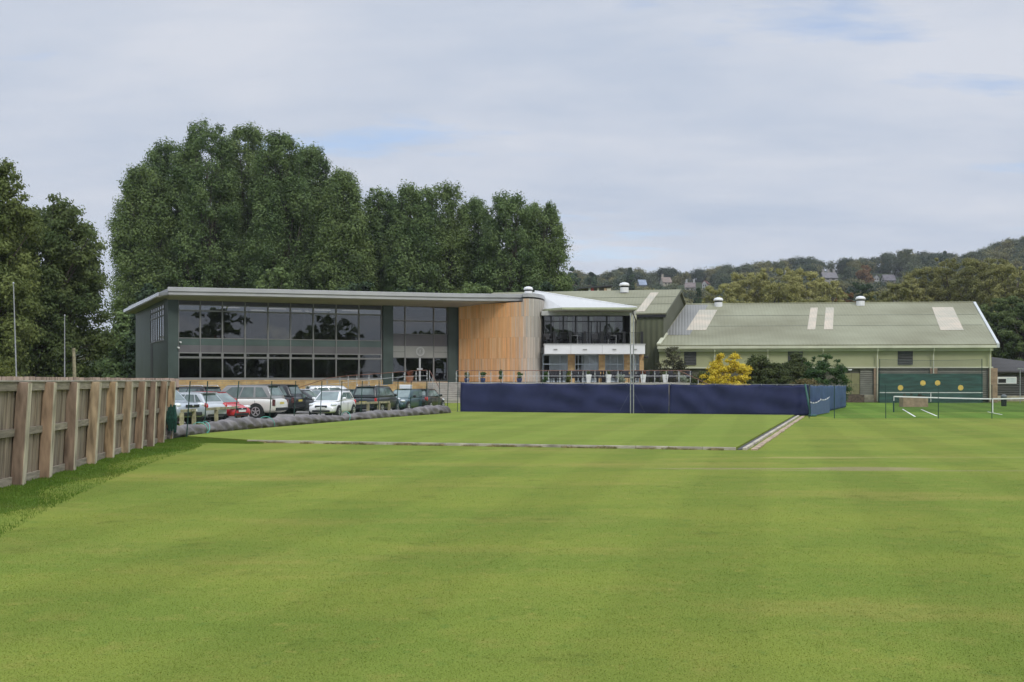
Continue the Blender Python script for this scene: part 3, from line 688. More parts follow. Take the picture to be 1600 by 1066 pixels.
for px in (892, 941): a = ws(px, 1.56); MB().fb(fw, a - 0.008, a + 0.008, 1.552, 1.556, 4.31, 5.08).build('panel_joint', m_frame, balc)
# upper glazing
ug = [850, 861, 880, 899.5, 919.5, 948, 974]
for i, (a, b) in enumerate(zip(ug, ug[1:])):
    a, b = ws(a) + 0.004, ws(b) - 0.004
    mb = MB(); t = 0.06; z0, z1 = 5.17, zb(493.5)
    mb.fb(fw, a, b, -0.12, 0.05, z1 - t, z1); mb.fb(fw, a, b, -0.12, 0.05, z0, z0 + t); mb.fb(fw, a, b, -0.12, 0.05, zb(503), zb(503) + 0.07)
    for q0, q1 in ((a, a + t), (b - t, b)): mb.fb(fw, q0, q1, -0.12, 0.055, z0 + t, z1 - t)
    if i == 4:
        for q in (0.45, 0.62): mb.fb(fw, lerp(a, b, q), lerp(a, b, q) + 0.09, -0.12, 0.052, z0 + t, zb(503))
        mb.fb(fw, a + 0.2, a + 0.28, -0.12, 0.052, z0 + t, zb(503))
    wo = mb.build('window', mat('dark_frame', (0.02, 0.02, 0.021), 0.35, 0.05) if i == 0 else bpy.data.materials['dark_frame'], wing)
    MB().fb(fw, a + t, b - t, -0.06, -0.04, z0 + t, z1 - t).build('pane', mat_glass('cafe_glass', 0.78, 1.75) if i == 0 else bpy.data.materials['cafe_glass'], wo)
for px0, px1 in ((866, 871), (887, 892), (921, 926), (953, 958), (903, 907)):     # pale curtains behind the upper glass
    mb = MB(); a, b = ws(px0, -0.3), ws(px1 + 2, -0.3); n = 8
    for k in range(n):
        d0, d1 = -0.3 + 0.06 * (k % 2), -0.3 + 0.06 * ((k + 1) % 2)
        mb.slab([fw.pt(lerp(a, b, k / n), d0, 5.2), fw.pt(lerp(a, b, (k + 1) / n), d1, 5.2), fw.pt(lerp(a, b, (k + 1) / n), d1, 7.7), fw.pt(lerp(a, b, k / n), d0, 7.7)], 0.01)
    mb.build('curtain', mat('curtain', (0.75, 0.82, 0.76), 0.9, 0.1), wing)
# balcony rail: dark posts, clear panels
m_clear = mat_glass('clear_glass', 0.86, 1.25)
rl = thing('balcony_railing', 'dark balcony railing with square posts and clear panels along the cafe wing', 'railing', (6, 97, 5.16))
posts = [866, 891, 914, 941, 975, 1003]
for px in posts: a = ws(px, 1.45); MB().fb(fw, a - 0.11, a + 0.11, 1.36, 1.5, 5.165, 6.2).build('post', m_black, rl)
for a, b in zip(posts, posts[1:]):
    a, b = ws(a, 1.45) + 0.12, ws(b, 1.45) - 0.12
    MB().fb(fw, a, b, 1.42, 1.435, 5.25, 6.1).build('panel', m_clear, rl); MB().fb(fw, a, b, 1.41, 1.45, 6.105, 6.14).build('rail', m_black, rl)
# ground floor: stone pillars, blue framed windows with blinds
m_blue = mat('blue_frame', (0.48, 0.55, 0.60), 0.4, 0.05)
m_blind = mat('window_blind', (0.62, 0.70, 0.72), 0.85, 0.1, 0.9)
pil = [(887.2, 898), (935.5, 945), (975, 984), (999, 1005.5)]
for a, b in pil: MB().fb(fw, ws(a), ws(b), -0.3, 0.14, 1.9, 4.295).build('stone_pillar', m_stone, wing)
gw = [(848, 887), (898.3, 935.2), (945.3, 974.8), (984.3, 998.8)]
splits = [[0.28, 0.7], [0.13, 0.3, 0.62, 0.9], [0.26, 0.68], [0.5]]
for (a, b), sp_ in zip(gw, splits):
    a, b = ws(a) + 0.003, ws(b) - 0.003; t = 0.05
    mb = MB(); mb.fb(fw, a, b, -0.09, 0.0, 4.22, 4.292); mb.fb(fw, a, b, -0.12, 0.0, 1.95, 2.03); mb.fb(fw, a, b, -0.12, 0.005, 3.42, 3.50)
    for q in [0] + sp_ + [1]: x = lerp(a, b - t, q); mb.fb(fw, x, x + t, -0.12, 0.008, 2.03, 4.22)
    wo = mb.build('window', m_blue, wing); MB().fb(fw, a + t, b - t, -0.08, -0.06, 2.0, 4.25).build('pane', mat_glass('blind_glass', 0.93, 1.45) if a < 1 else bpy.data.materials['blind_glass'], wo)
    q0 = a if sp_[0] > 0.25 and a > 2 else lerp(a, b, sp_[0] if a < 1 else 0.33)
    MB().fb(fw, q0 + 0.06, b - t, -0.12, -0.10, 2.0, 4.25).build('blind', m_blind, wo)
MB().fb(fw, 0, wR - 0.2, -5.2, -5.0, 1.9, 4.4).build('room_wall', m_roomd, wing)
MB().fb(fw, 0, wR - 0.2, -5.0, -0.35, 4.4, 4.9).build('floor_slab', m_roomd, wing)
# hipped white roof with green-cream gutter
pk = P(836, 455.5, 107); z_e = zb(480.5, 96.8)
fl_ = Vector((2.9, 98.9, z_e)); frr = Vector((wx(995, 96.8), 96.8, z_e)); bkr = Vector((frr.x - 0.3, 117, z_e)); bkl = Vector((-3.2, 117, z_e)); flm = Vector((4.2, 96.8, z_e))
m_wroof = mat_ribs('white_roof', (0.56, 0.56, 0.54), (1, 0, 0), 0.5, 0.12, 0.5, 0.03)
mb = MB()
for q in ([fl_, flm, pk], [flm, frr, pk], [frr, bkr, pk], [bkr, bkl, pk], [bkl, fl_, pk]): mb.add(q, [(0, 1, 2)])
rf = mb.build('roof', m_wroof, wing)
mb = MB(); mb.prism([fl_.xy, flm.xy, frr.xy, bkr.xy, bkl.xy], z_e - 0.17, z_e - 0.004); mb.build('gutter', mat('gutter_cream', (0.42, 0.45, 0.29), 0.5, 0.05), rf)
mb = MB(); mb.prism([fl_.xy + Vector((.1, .12)), flm.xy + Vector((0, .12)), frr.xy + Vector((-.12, .12)), bkr.xy + Vector((-.12, 0)), bkl.xy], z_e - 0.27, z_e - 0.174); mb.build('soffit', m_soffit, rf)
mb = MB(); mb.tube([frr + Vector((0, 0, 0.02)), pk + Vector((0, 0, 0.03))], 0.07, 6); mb.build('ridge_cap', m_white, rf)
mb = MB(); dp = fw.pt(wR + 0.05, 0.25, 0); mb.tube([(frr.x - 0.3, 96.95, z_e - 0.27), (frr.x - 0.3, 96.95, z_e - 0.5), (dp.x, dp.y, z_e - 1.0), (dp.x, dp.y, 5.2)], 0.055, 8); mb.build('downpipe', m_black, wing)
mb = MB(); a = ws(1010, 0.6); mb.fb(fw, a - 0.15, a + 0.2, -0.05, 0.4, 3.95, 4.15); mb.build('wall_lamp', m_black, wing, bevel=0.03)
# things standing on the balcony
def chair_proto(name, label, m, arms=True, legm=None):
    t = thing(name, label, 'chair')
    MB().box(-0.28, 0.28, -0.28, 0.28, 0.36, 0.46).build('seat', m, t, bevel=0.03)
    mb = MB(); mb.hexa([(-0.28, 0.22, 0.40), (0.28, 0.22, 0.40), (0.28, 0.30, 0.40), (-0.28, 0.30, 0.40), (-0.27, 0.32, 0.92), (0.27, 0.32, 0.92), (0.27, 0.38, 0.92), (-0.27, 0.38, 0.92)]); mb.build('backrest', m, t, bevel=0.025)
    for sx_ in (-1, 1):
        if arms:
            mb = MB(); mb.box(sx_ * 0.28 - 0.035, sx_ * 0.28 + 0.035, -0.26, 0.24, 0.60, 0.65); mb.box(sx_ * 0.28 - 0.03, sx_ * 0.28 + 0.03, -0.25, 0.2, 0.47, 0.598); mb.build('armrest', m, t, bevel=0.015)
        for sy in (-1, 1): MB().box(sx_ * 0.25 - 0.025, sx_ * 0.25 + 0.025, sy * 0.25 - 0.025, sy * 0.25 + 0.025, 0, 0.358).build('leg', legm or m, t)
    return t
def table_proto(name, label, m, s=0.45):
    t = thing(name, label, 'table')
    MB().box(-s, s, -s, s, 0.70, 0.745).build('tabletop', m, t, bevel=0.01)
    for sx_ in (-1, 1):
        for sy in (-1, 1): MB().box(sx_ * (s - 0.05) - 0.03, sx_ * (s - 0.05) + 0.03, sy * (s - 0.05) - 0.03, sy * (s - 0.05) + 0.03, 0, 0.698).build('leg', m, t)
    return t
m_rattan = mat('dark_rattan', (0.022, 0.022, 0.025), 0.75, 0.3, 30, 0.5, 90)
m_bch = mat('balcony_chair_black', (0.016, 0.016, 0.017), 0.5, 0.2, 5)
bc0 = chair_proto('balcony_chair', 'x', m_bch); bt0 = table_proto('balcony_table', 'x', mat('table_grey', (0.35, 0.36, 0.36), 0.4, 0.1), 0.38)
bchairs = [(856, 0.4, 20, 'black balcony chair beside the timber drum'), (876, 0.5, -40, 'black balcony chair between the first two curtains of the cafe'), (882, 1.0, 170, 'black balcony chair turned to the glass near the second post'),
           (904, 0.6, 60, 'black balcony chair in front of the third upper pane'), (930, 0.5, 0, 'black balcony chair before the glazed balcony door'), (951, 0.8, 200, 'black balcony chair on the near side of the grey balcony table'),
           (962, 0.4, -70, 'black balcony chair on the far side of the grey balcony table'), (971, 0.9, 110, 'black balcony chair at the last pane by the cream corner post')]
for i, (px, d, rz, lb) in enumerate(bchairs):
    c = bc0 if i == 0 else copy_tree(bc0); p = fw.pt(ws(px, d), d, 5.162); c.location = p; c.rotation_euler = (0, 0, R(rz)); tag(c, lb, 'chair', 'black chairs on the balcony')
for i, (px, d, lb) in enumerate([(956, 0.75, 'small grey square table on the balcony at its open end'), (896, 0.75, 'small grey square table on the balcony near the second dark post')]):
    c = bt0 if i == 0 else copy_tree(bt0); c.location = fw.pt(ws(px, d), d, 5.162); tag(c, lb, 'table', 'tables on the balcony')
# ================================================================ terrace, steps, ramp, rails
m_pave = mat('terrace_paving', (0.36, 0.33, 0.29), 0.85, 0.12, 1.5)
m_step = mat('step_stone', (0.40, 0.37, 0.33), 0.85, 0.12, 2.0)
m_rwood = mat('rail_wood', (0.17, 0.075, 0.05), 0.5, 0.2, 6)
TZ = 1.9
mb = MB(); mb.prism([(wx(722, 88.3), 88.3), (wx(1078, 88.3), 88.3), (wx(1078, 88.3), 100), (fw.pt(0, -0.2, 0).x, 100.5), (wx(700, 104), 104), (wx(640, 104), 104), (wx(640, 92), 92), (wx(722, 91.2), 91.2)], 0.1, TZ)
tag(mb.build('terrace', m_pave), kind='structure')
nst = 9
for k in range(nst):
    z1 = 0.42 + (TZ - 0.42) * (k + 1) / nst; y0 = 88.2 + 0.33 * k
    mb = MB(); mb.box(wx(668, 90), wx(722, 90) - 0.004, y0, y0 + (0.33 if k < nst - 1 else 0.6), 0.2, z1 - 0.045); o = mb.build('step', m_step); tag(o, kind='structure')
    mb = MB(); mb.box(wx(667.5, 90), wx(722, 90) - 0.004, y0 - 0.05, y0 + 0.31, z1 - 0.043, z1); tag(mb.build('step', mat('step_nosing', (0.50, 0.47, 0.42), 0.8, 0.1) if k == 0 else bpy.data.materials['step_nosing']), kind='structure')
# ramp up to the doors, stone faced
RD = 92.0
rp = [(478, 0.75), (511, 1.12), (544, 1.32), (576.5, 1.55), (613.5, 1.78), (640, TZ)]
rprofile = [Vector((wx(px, RD), RD, z)) for px, z in rp]
mb = MB()
for a, b in zip(rprofile, rprofile[1:]): mb.hexa([(a.x, RD, 0.2), (b.x, RD, 0.2), (b.x, RD + 1.8, 0.2), (a.x, RD + 1.8, 0.2), (a.x, RD, a.z), (b.x, RD, b.z), (b.x, RD + 1.8, b.z), (a.x, RD + 1.8, a.z)])
tag(mb.build('ramp', m_stone), kind='structure')
mb = MB(); mb.box(wx(640, RD), wx(668, RD), RD - 0.6, RD - 0.01, 0.2, TZ - 0.004); tag(mb.build('ramp', m_stone), kind='structure')
def rail_set(name, label, pts, mid=True, wood=True, discs=True, skip=()):
    """pts: list of (foot, head) vectors"""
    t = thing(name, label, 'railing', pts[0][0])
    for i, (a, b) in enumerate(pts):
        if i in skip: continue
        mb = MB(); mb.tube([a, b - Vector((0, 0, 0.03))], 0.026, 8)
        if discs:
            for q in (0.32, 0.72): p = a.lerp(b, q); mb.tube([p + Vector((0, -0.06, 0)), p + Vector((0, 0.0, 0))], 0.06, 8)
        mb.build('post', m_steel, t)
    MB().tube([b for a, b in pts], 0.026, 8).build('handrail', m_rwood if wood else m_steel, t)
    if mid: MB().tube([a.lerp(b, 0.55) for a, b in pts], 0.014, 6).build('mid_rail', m_steel, t)
    return t
rr = [(466, 0.62, 1.5), (478, 0.75, 1.68), (511, 1.12, 2.24), (531, 1.24, 2.37), (544, 1.32, 2.44), (557.6, 1.42, 2.5), (576.5, 1.55, 2.56), (595.7, 1.66, 2.64), (613.5, 1.78, 2.71), (632, 1.86, 2.79), (651, 1.9, 2.85), (668, 1.9, 2.88)]
rail_set('ramp_railing', 'wood topped steel railing climbing along the stone ramp to the club doors', [(Vector((wx(px, RD), RD + (0.05 if px < 640 else -0.5), a)), Vector((wx(px, RD), RD + (0.05 if px < 640 else -0.5), b))) for px, a, b in rr])
st = [(Vector((wx(669.5, 90), 91.0, TZ)), Vector((wx(669.5, 90), 91.0, TZ + 0.98))), (Vector((wx(676, 90), 90.1, 1.35)), Vector((wx(676, 90), 90.1, 2.42))), (Vector((wx(690.5, 90), 87.6, 0.42)), Vector((wx(690.5, 90), 87.6, 1.45)))]
rail_set('step_railing', 'sloping wood topped handrail dropping beside the grey entrance steps', st, discs=False)
tposts = [713, 731, 749, 767, 785, 803, 821, 839, 857, 875, 893, 911, 929.5, 948, 966, 985, 1004, 1023, 1041, 1060, 1078.5]
TD = 88.7
rail_set('terrace_railing', 'long thin steel terrace railing with wooden top rail above the blue windbreak', [(Vector((wx(px, TD), TD, TZ)), Vector((wx(px, TD), TD, 2.83))) for px in tposts])
rail_set('terrace_step_railing', 'short handrail sloping down at the shrub end of the terrace', [(Vector((wx(1062, 88.2), 88.2, TZ)), Vector((wx(1062, 88.2), 88.2, 2.8))), (Vector((wx(1091, 87.9), 87.9, 1.2)), Vector((wx(1091, 87.9), 87.9, 2.15))), (Vector((wx(1108, 87.7), 87.7, 0.6)), Vector((wx(1108, 87.7), 87.7, 1.75)))], discs=False, mid=False)

# terrace furniture
rc0 = chair_proto('rattan_chair', 'x', m_rattan); rt0 = table_proto('rattan_table', 'x', m_rattan, 0.5)
rchairs = [(866, 90.0, 15, 'dark rattan armchair next to the small conifer by the timber drum'), (873, 90.2, -10, 'dark rattan armchair second from the timber drum'), (900, 90.6, 30, 'dark rattan armchair between shrub and first white planter'),
           (908, 90.0, -20, 'dark rattan armchair tight beside the first white planter'), (928, 90.4, 0, 'dark rattan armchair behind the first white planter'), (936, 90.2, 25, 'dark rattan armchair against the second stone pillar'),
           (957, 90.5, -15, 'dark rattan armchair right of the second white planter'), (979, 90.4, 10, 'dark rattan armchair beside the grey bush and pole'), (998, 90.3, -30, 'dark rattan armchair left of the third white planter'),
           (1013, 90.2, 20, 'dark rattan armchair right of the third white planter'), (1026, 90.6, 0, 'dark rattan armchair left of the fourth white planter'), (1049, 90.3, 15, 'dark rattan armchair between fourth planter and silvery bush'), (1075, 90.4, -20, 'dark rattan armchair at the end of the terrace railing')]
for i, (px, D, rz, lb) in enumerate(rchairs):
    c = rc0 if i == 0 else copy_tree(rc0); c.location = (wx(px, D), D, TZ + 0.002); c.rotation_euler = (0, 0, R(rz)); tag(c, lb, 'chair', 'rattan armchairs on the terrace')
rtabs = [(897, 92.6, 'dark square rattan table under the first stone pillar'), (930, 92.8, 'dark square rattan table before the wide blind window'), (956, 92.6, 'dark square rattan table behind the second white planter'), (979, 92.9, 'dark square rattan table near the thin pole'), (1002, 92.7, 'dark square rattan table at the corner pillar')]
for i, (px, D, lb) in enumerate(rtabs):
    c = rt0 if i == 0 else copy_tree(rt0); c.location = (wx(px, D), D, TZ + 0.002); c.scale = (1.25, 1.1, 1.25); tag(c, lb, 'table', 'rattan tables on the terrace')

# ================================================================ halls behind
def plain(p): return Vector((p[0], p[1]))
m_hroof = mat_ribs('hall_roof_sheet', (0.240, 0.232, 0.148), (1, -0.15, 0), 0.34, 0.22, 0.6, 0.2, col2=(0.235, 0.235, 0.16), scale=0.16)
m_hwall = mat_ribs('hall_wall_sheet', (0.105, 0.112, 0.072), (1, -0.15, 0), 0.55, 0.9, 0.6, 0.14, scale=0.2)
m_hgab = mat_ribs('hall_gable_sheet', (0.125, 0.13, 0.092), (0.25, 0.97, 0), 0.5, 0.6, 0.6, 0.1, scale=0.2)
m_pale = mat_ribs('pale_green_sheet', (0.37, 0.375, 0.225), (1, -0.1, 0), 0.9, 0.10, 0.6, 0.06, scale=0.3)
m_cream = mat('cream_metal', (0.55, 0.55, 0.41), 0.55, 0.07, 0.8)
m_lite = mat_ribs('rooflight_sheet', (0.46, 0.435, 0.345), (1, -0.15, 0), 0.30, 0.35, 0.5, 0.14, col2=(0.47, 0.40, 0.31), scale=0.5)
m_lilac = mat_ribs('weathered_sheet', (0.225, 0.224, 0.205), (1, -0.15, 0), 0.30, 0.4, 0.5, 0.08)
gd = Vector((0.272, 1)).normalized()
hall = thing('sports_hall', 'tall olive green metal clad hall with shallow ribbed roof behind the cafe wing', 'building', (8, 118, 0))
hc = Vector((wx(1037, 113), 113)); hl = Vector((wx(905, 115.5) - 12, 117.5)); he = wz(490.5, 113)
ha = hc + gd * 12.1; hz = wz(454, ha.y); hal = hl + gd * 12.1; hb = hc + gd * 24.2; hbl = hl + gd * 24.2
V3 = lambda p, z: (p.x, p.y, z)
MB().slab([V3(hl, 0.2), V3(hc, 0.2), V3(hc, he - 0.1), V3(hl, he - 0.1)], 0.2).build('wall', m_hwall, hall)
MB().slab([V3(hc, 0.2), V3(hb, 0.2), V3(hb, he - 0.1), V3(ha, hz - 0.12), V3(hc, he - 0.1)], -0.2).build('gable_wall', m_hgab, hall)
MB().slab([V3(hb, 0.2), V3(hbl, 0.2), V3(hbl, he - 0.1), V3(hb, he - 0.1)], 0.2).build('rear_wall', m_hwall, hall)
hu = (hl - hc).normalized()
ov = -hu * 0.25; fo = -gd * 0.35
rfh = MB().slab([V3(hl + fo, he - 0.06), V3(hc + ov + fo, he - 0.06), V3(ha + ov, hz), V3(hal, hz)], 0.12).build('roof', m_hroof, hall)
MB().slab([V3(hbl - fo, he - 0.06), V3(hal, hz), V3(ha + ov, hz), V3(hb + ov - fo, he - 0.06)], 0.12).build('roof', m_hroof, hall)
MB().slab([V3(hl + fo * 1.15, he - 0.35), V3(hc + ov + fo * 1.15, he - 0.35), V3(hc + ov + fo * 1.15, he - 0.07), V3(hl + fo * 1.15, he - 0.07)], -0.12).build('gutter', m_black, rfh)
MB().slab([V3(hc + ov * 1.1 + fo, he - 0.25), V3(ha + ov * 1.1, hz - 0.2), V3(ha + ov * 1.1, hz + 0.14), V3(hc + ov * 1.1 + fo, he + 0.09)], 0.06).build('verge', m_hgab, rfh)
def on_quad(q, u, v, up=0.0):
    a, b, c, d = [Vector(p) for p in q]
    p = a.lerp(b, u).lerp(d.lerp(c, u), v); n = (b - a).cross(d - a).normalized(); 
    if n.z < 0: n = -n
    return p + n * up
hq = [V3(hl + fo, he - 0.06), V3(hc + ov + fo, he - 0.06), V3(ha + ov, hz), V3(hal, hz)]
def lite(q, u0, u1, v0, v1, m, parent, up=0.135, name='rooflight'):
    a, b, c, d = [on_quad(q, x, y, up) for x, y in ((u0, v0), (u1, v0), (u1, v1), (u0, v1))]
    nrm = (b - a).cross(d - a); return MB().slab([a, b, c, d], 0.02 if nrm.z > 0 else -0.02).build(name, m, parent)
lite(hq, 0.855, 0.895, 0.06, 0.86, m_lite, rfh)
for v in (0.36, 0.66): lite(hq, 0.0, 1.0, v, v + 0.008, m_hwall, rfh, 0.125, 'sheet_lap')
roof_vent(975.5, 452.5, 124.6, 1.35, rfh)
# the long low barn-like hall
barn = thing('indoor_court_hall', 'long low indoor court hall with pale green ribbed roof and brick piers', 'building', (30, 115, 0))
A = Vector((wx(1030, 111.3), 111.3)); B = Vector((wx(1549, 107.5), 107.5)); fb_ = Fr(A, B - A); LB = (B - A).length
bs = lambda px, d=0.0: fb_.s_at(px, d)
gA_, gB_ = Vector((0.31, 1)).normalized(), Vector((0.272, 1)).normalized()
C_ = A + gA_ * 16.8; E_ = B + gB_ * 16.5; zE = wz(474.5, E_.y); zC = wz(477.5, C_.y); zeA, zeB = wz(541.5, 111.3), wz(540, 107.5)
out = fb_.n * 0.55; lft, rgt = -fb_.u * 0.25, fb_.u * 0.3
bq = [V3(A + out + lft, zeA), V3(B + out + rgt, zeB), V3(E_ + rgt, zE), V3(C_, zC)]
rb = MB().slab(bq, 0.12).build('roof', m_hroof, barn)
D2, D3 = E_ + gB_ * 16.5, C_ + gA_ * 16.5
MB().slab([V3(D3, 5.0), V3(C_, zC), V3(E_ + rgt, zE), V3(D2 + rgt, 5.0)], 0.12).build('roof', m_hroof, barn)
MB().slab([V3(B, 0), V3(D2, 0), V3(D2, 5.0), V3(E_, zE - 0.1), V3(B, 5.1)], -0.25).build('gable_wall', m_pale, barn)
MB().slab([V3(B + out + rgt * 1.1, zeB - 0.22), V3(E_ + rgt * 1.1, zE - 0.2), V3(E_ + rgt * 1.1, zE + 0.2), V3(B + out + rgt * 1.1, zeB + 0.18)], 0.25).build('verge', mat('verge_white', (0.52, 0.54, 0.52), 0.5, 0.05), rb)
q = [on_quad(bq, u, v, 0.13) for u, v in ((0.0, 0.0), (0.012, 0.0), (0.012, 0.24), (0.0, 0.24))]
MB().slab(q, 0.15).build('verge', m_cream, rb)
lite(bq, 0.003, 0.082, 0.22, 0.985, m_lilac, rb, 0.125, 'weathered_sheet')
lite(bq, 0.062, 0.125, 0.33, 0.84, m_lite, rb); lite(bq, 0.445, 0.470, 0.33, 0.88, m_lite, rb); lite(bq, 0.497, 0.525, 0.33, 0.88, m_lite, rb); lite(bq, 0.855, 0.925, 0.30, 0.87, m_lite, rb)
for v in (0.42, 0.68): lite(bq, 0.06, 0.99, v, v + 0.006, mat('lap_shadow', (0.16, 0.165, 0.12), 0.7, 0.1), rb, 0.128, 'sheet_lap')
roof_vent(1122.5, 475.5, 126, 1.3, rb); roof_vent(1344.5, 473.5, 124, 1.3, rb)
MB().tube([Vector(V3(C_, zC + 0.1)), Vector(V3(E_ + rgt, zE + 0.1))], 0.13, 8).build('ridge_cap', m_hroof, rb)
MB().fb(fb_, -0.2, LB + 0.3, 0.56, 0.74, zeA - 0.26, zeA - 0.02).build('gutter', m_cream, rb, bevel=0.02)
MB().fb(fb_, -0.1, LB + 0.1, 0.06, 0.30, zeA - 0.52, zeA - 0.27).build('eaves_board', m_cream, barn)
zl = wz(573.5, 109.5)
MB().fb(fb_, 0, LB, -0.3, 0.05, zl, zeA - 0.1).build('wall', m_pale, barn)
MB().fb(fb_, -0.05, LB + 0.1, -0.2, 0.22, zl - 0.13, zl - 0.003).build('ledge', m_cream, barn)
MB().fb(fb_, 0, LB, -0.4, -0.1, 0, zl - 0.14).build('lower_wall', mat('lower_wall_olive', (0.12, 0.115, 0.085), 0.8, 0.15, 1), barn)
for px0, px1 in ((1069, 1088), (1231, 1254), (1402.5, 1426)):
    a, b = bs(px0), bs(px1); mb = MB(); mb.fb(fb_, a, b, 0.052, 0.09, 3.55, 4.98); w_ = mb.build('louvre_window', mat('vent_dark', (0.055, 0.06, 0.058), 0.6, 0.12), barn)
    mb = MB()
    for k in range(9): z = 3.6 + 0.15 * k; mb.hexa([fb_.pt(a + .05, .092, z), fb_.pt(b - .05, .092, z), fb_.pt(b - .05, .15, z - .05), fb_.pt(a + .05, .15, z - .05), fb_.pt(a + .05, .092, z + .03), fb_.pt(b - .05, .092, z + .03), fb_.pt(b - .05, .15, z - .02), fb_.pt(a + .05, .15, z - .02)])
    mb.build('louvre_blade', bpy.data.materials.get('vent_blade') or mat('vent_blade', (0.085, 0.085, 0.08), 0.6, 0.1), w_)
for px in (1116.5, 1199.5, 1285.5, 1370.8, 1458.5, 1546.8):
    a = bs(px, 0.3); mb = MB(); mb.tube([fb_.pt(a, 0.65, zeA - 0.2), fb_.pt(a, 0.6, zeA - 0.5), fb_.pt(a, 0.33, zeA - 0.85), fb_.pt(a, 0.33, 0.1)], 0.06, 8); mb.build('downpipe', m_cream, barn)
for px0, px1 in ((1365.5, 1372), (1453.5, 1464.5), (1545, 1558.5)):
    a, b = bs(px0, 0.2), bs(px1, 0.2); MB().fb(fb_, a, b, -0.05, 0.24, 0, zl - 0.135).build('brick_pier', m_brick, barn)
def shutter(px0, px1, z0, z1):
    a, b = bs(px0, 0.05), bs(px1, 0.05); mb = MB(); n = int((z1 - z0) / 0.19)
    for k in range(n): z = z0 + (z1 - z0) * k / n; mb.hexa([fb_.pt(a, -.1, z), fb_.pt(b, -.1, z), fb_.pt(b, .08, z), fb_.pt(a, .08, z), fb_.pt(a, -.1, z + .15), fb_.pt(b, -.1, z + .15), fb_.pt(b, 0, z + .15), fb_.pt(a, 0, z + .15)])
    return mb.build('shutter', bpy.data.materials.get('shutter_olive') or mat('shutter_olive', (0.17, 0.17, 0.13), 0.6, 0.12, 1), barn)
shutter(1344, 1365, 0.72, zl - 0.15); shutter(1372.5, 1453, 0.3, zl - 0.15); shutter(1465, 1544.5, 0.3, zl - 0.15)
a, b = bs(1317, 0), bs(1343, 0); dr = MB().fb(fb_, a, b, -0.1, 0.03, 0.75, 2.75).build('door', mat('door_olive', (0.22, 0.21, 0.10), 0.55, 0.08), barn)
MB().fb(fb_, (a + b) / 2 - 0.012, (a + b) / 2 + 0.012, 0.03, 0.036, 0.76, 2.74).build('door_gap', m_black, dr)
MB().fb(fb_, a - 0.1, b + 0.25, 0.05, 1.1, 0, 0.72).build('door_step', mat('dark_brick', (0.11, 0.08, 0.06), 0.9, 0.3, 5), barn)
a, b = bs(1345, 0), bs(1365, 0); MB().fb(fb_, a, b, -0.05, 0.15, 0, 0.7).build('base_block', mat('pale_block', (0.42, 0.37, 0.27), 0.9, 0.15), barn)
a = bs(1328, 0); MB().fb(fb_, a - 0.16, a + 0.16, -0.09, 0.16, 3.02, 3.14).build('wall_lamp', m_white, barn)
# low building at the far right
low_b = thing('low_annexe', 'low dark clad annexe with a horizontal window at the right edge', 'building', (47, 112, 0))
fa = Fr((wx(1551, 114), 114), (1, 0.05))
m_slat = mat_ribs('dark_slats', (0.085, 0.082, 0.078), (0, 0, 1), 0.22, 0.7, 0.7, 0.1)
MB().fb(fa, 0, 14, -10, 0, 0, 3.0).build('wall', m_slat, low_b)
MB().slab([fa.pt(-0.3, 0.35, 2.75), fa.pt(15, 0.35, 2.75), fa.pt(15, -6, 2.9), fa.pt(0.2, -6, wz(555, 120))], 0.12).build('roof', mat_ribs('dark_roof', (0.075, 0.072, 0.07), (0, 0.3, 1), 0.3, 0.6, 0.7, 0.1), low_b)
a, b = fa.s_at(1558), fa.s_at(1588); wo = MB().fb(fa, a, b, 0.0, 0.06, 1.75, 2.42).build('window', m_white, low_b)
MB().fb(fa, a + 0.08, (a + b) / 2 - .1, 0.062, 0.07, 1.82, 2.22).build('pane', m_black, wo); MB().fb(fa, (a + b) / 2 - .06, b - 0.08, 0.062, 0.07, 1.82, 2.32).build('pane', mat('blind_white', (0.55, 0.6, 0.6), 0.6, 0.05), wo)
MB().fb(fa, 0.1, 14, 0.0, 0.1, 0, 0.55).build('base_wall', mat('annexe_base', (0.36, 0.32, 0.24), 0.9, 0.15), low_b)

# ================================================================ practice wall, nets, fences, trough
pw = thing('practice_wall', 'dark green tennis practice wall with four yellow target discs and a white line', 'practice wall', (39, 106.6, 0))
fp = Fr((wx(1373.5, 106.4), 106.4), (1, -0.02)); pL = fp.s_at(1535.5)
MB().fb(fp, 0, pL, -0.2, 0, 0, wz(584, 106.4)).build('board', mat('wall_green', (0.025, 0.085, 0.068), 0.7, 0.3, 1.1, stretch=(0.6, 0.6, 4)), pw)
mb = MB(); zl_ = wz(613.7, 106.4); mb.fb(fp, 0, pL / 2, 0.002, 0.012, zl_ - 0.03, zl_ + 0.05); mb.fb(fp, pL / 2, pL, 0.002, 0.012, zl_ - 0.03, zl_ + 0.05); mb.fb(fp, pL / 2 - 0.04, pL / 2 + 0.04, 0.002, 0.011, 0.1, zl_ - 0.032); mb.build('net_line', m_line, pw)
for px, py in ((1407, 606), (1442, 598.7), (1465, 598.7), (1501, 606)):
    c = fp.pt(fp.s_at(px), 0.008, wz(py, 106.4)); mb = MB(); mb.lathe([(0.25, 0.0), (0.25, -0.012)], c, 20, axis='y'); mb.build('target_disc', mat('disc_yellow', (0.88, 0.62, 0.13), 0.6, 0.06) if px < 1410 else bpy.data.materials['disc_yellow'], pw)
m_dgreen = mat('dark_green_post', (0.014, 0.045, 0.038), 0.5, 0.15)
mn = thing('high_ball_net', 'tall ball stop netting on two thin posts in front of the practice wall', 'net', (39, 105.8, 0))
for px in (1374.5, 1534.3): x = wx(px, 105.8); MB().tube([(x, 105.8, 0), (x, 105.8, wz(561, 105.8))], 0.035, 8).build('post', m_dgreen, mn)
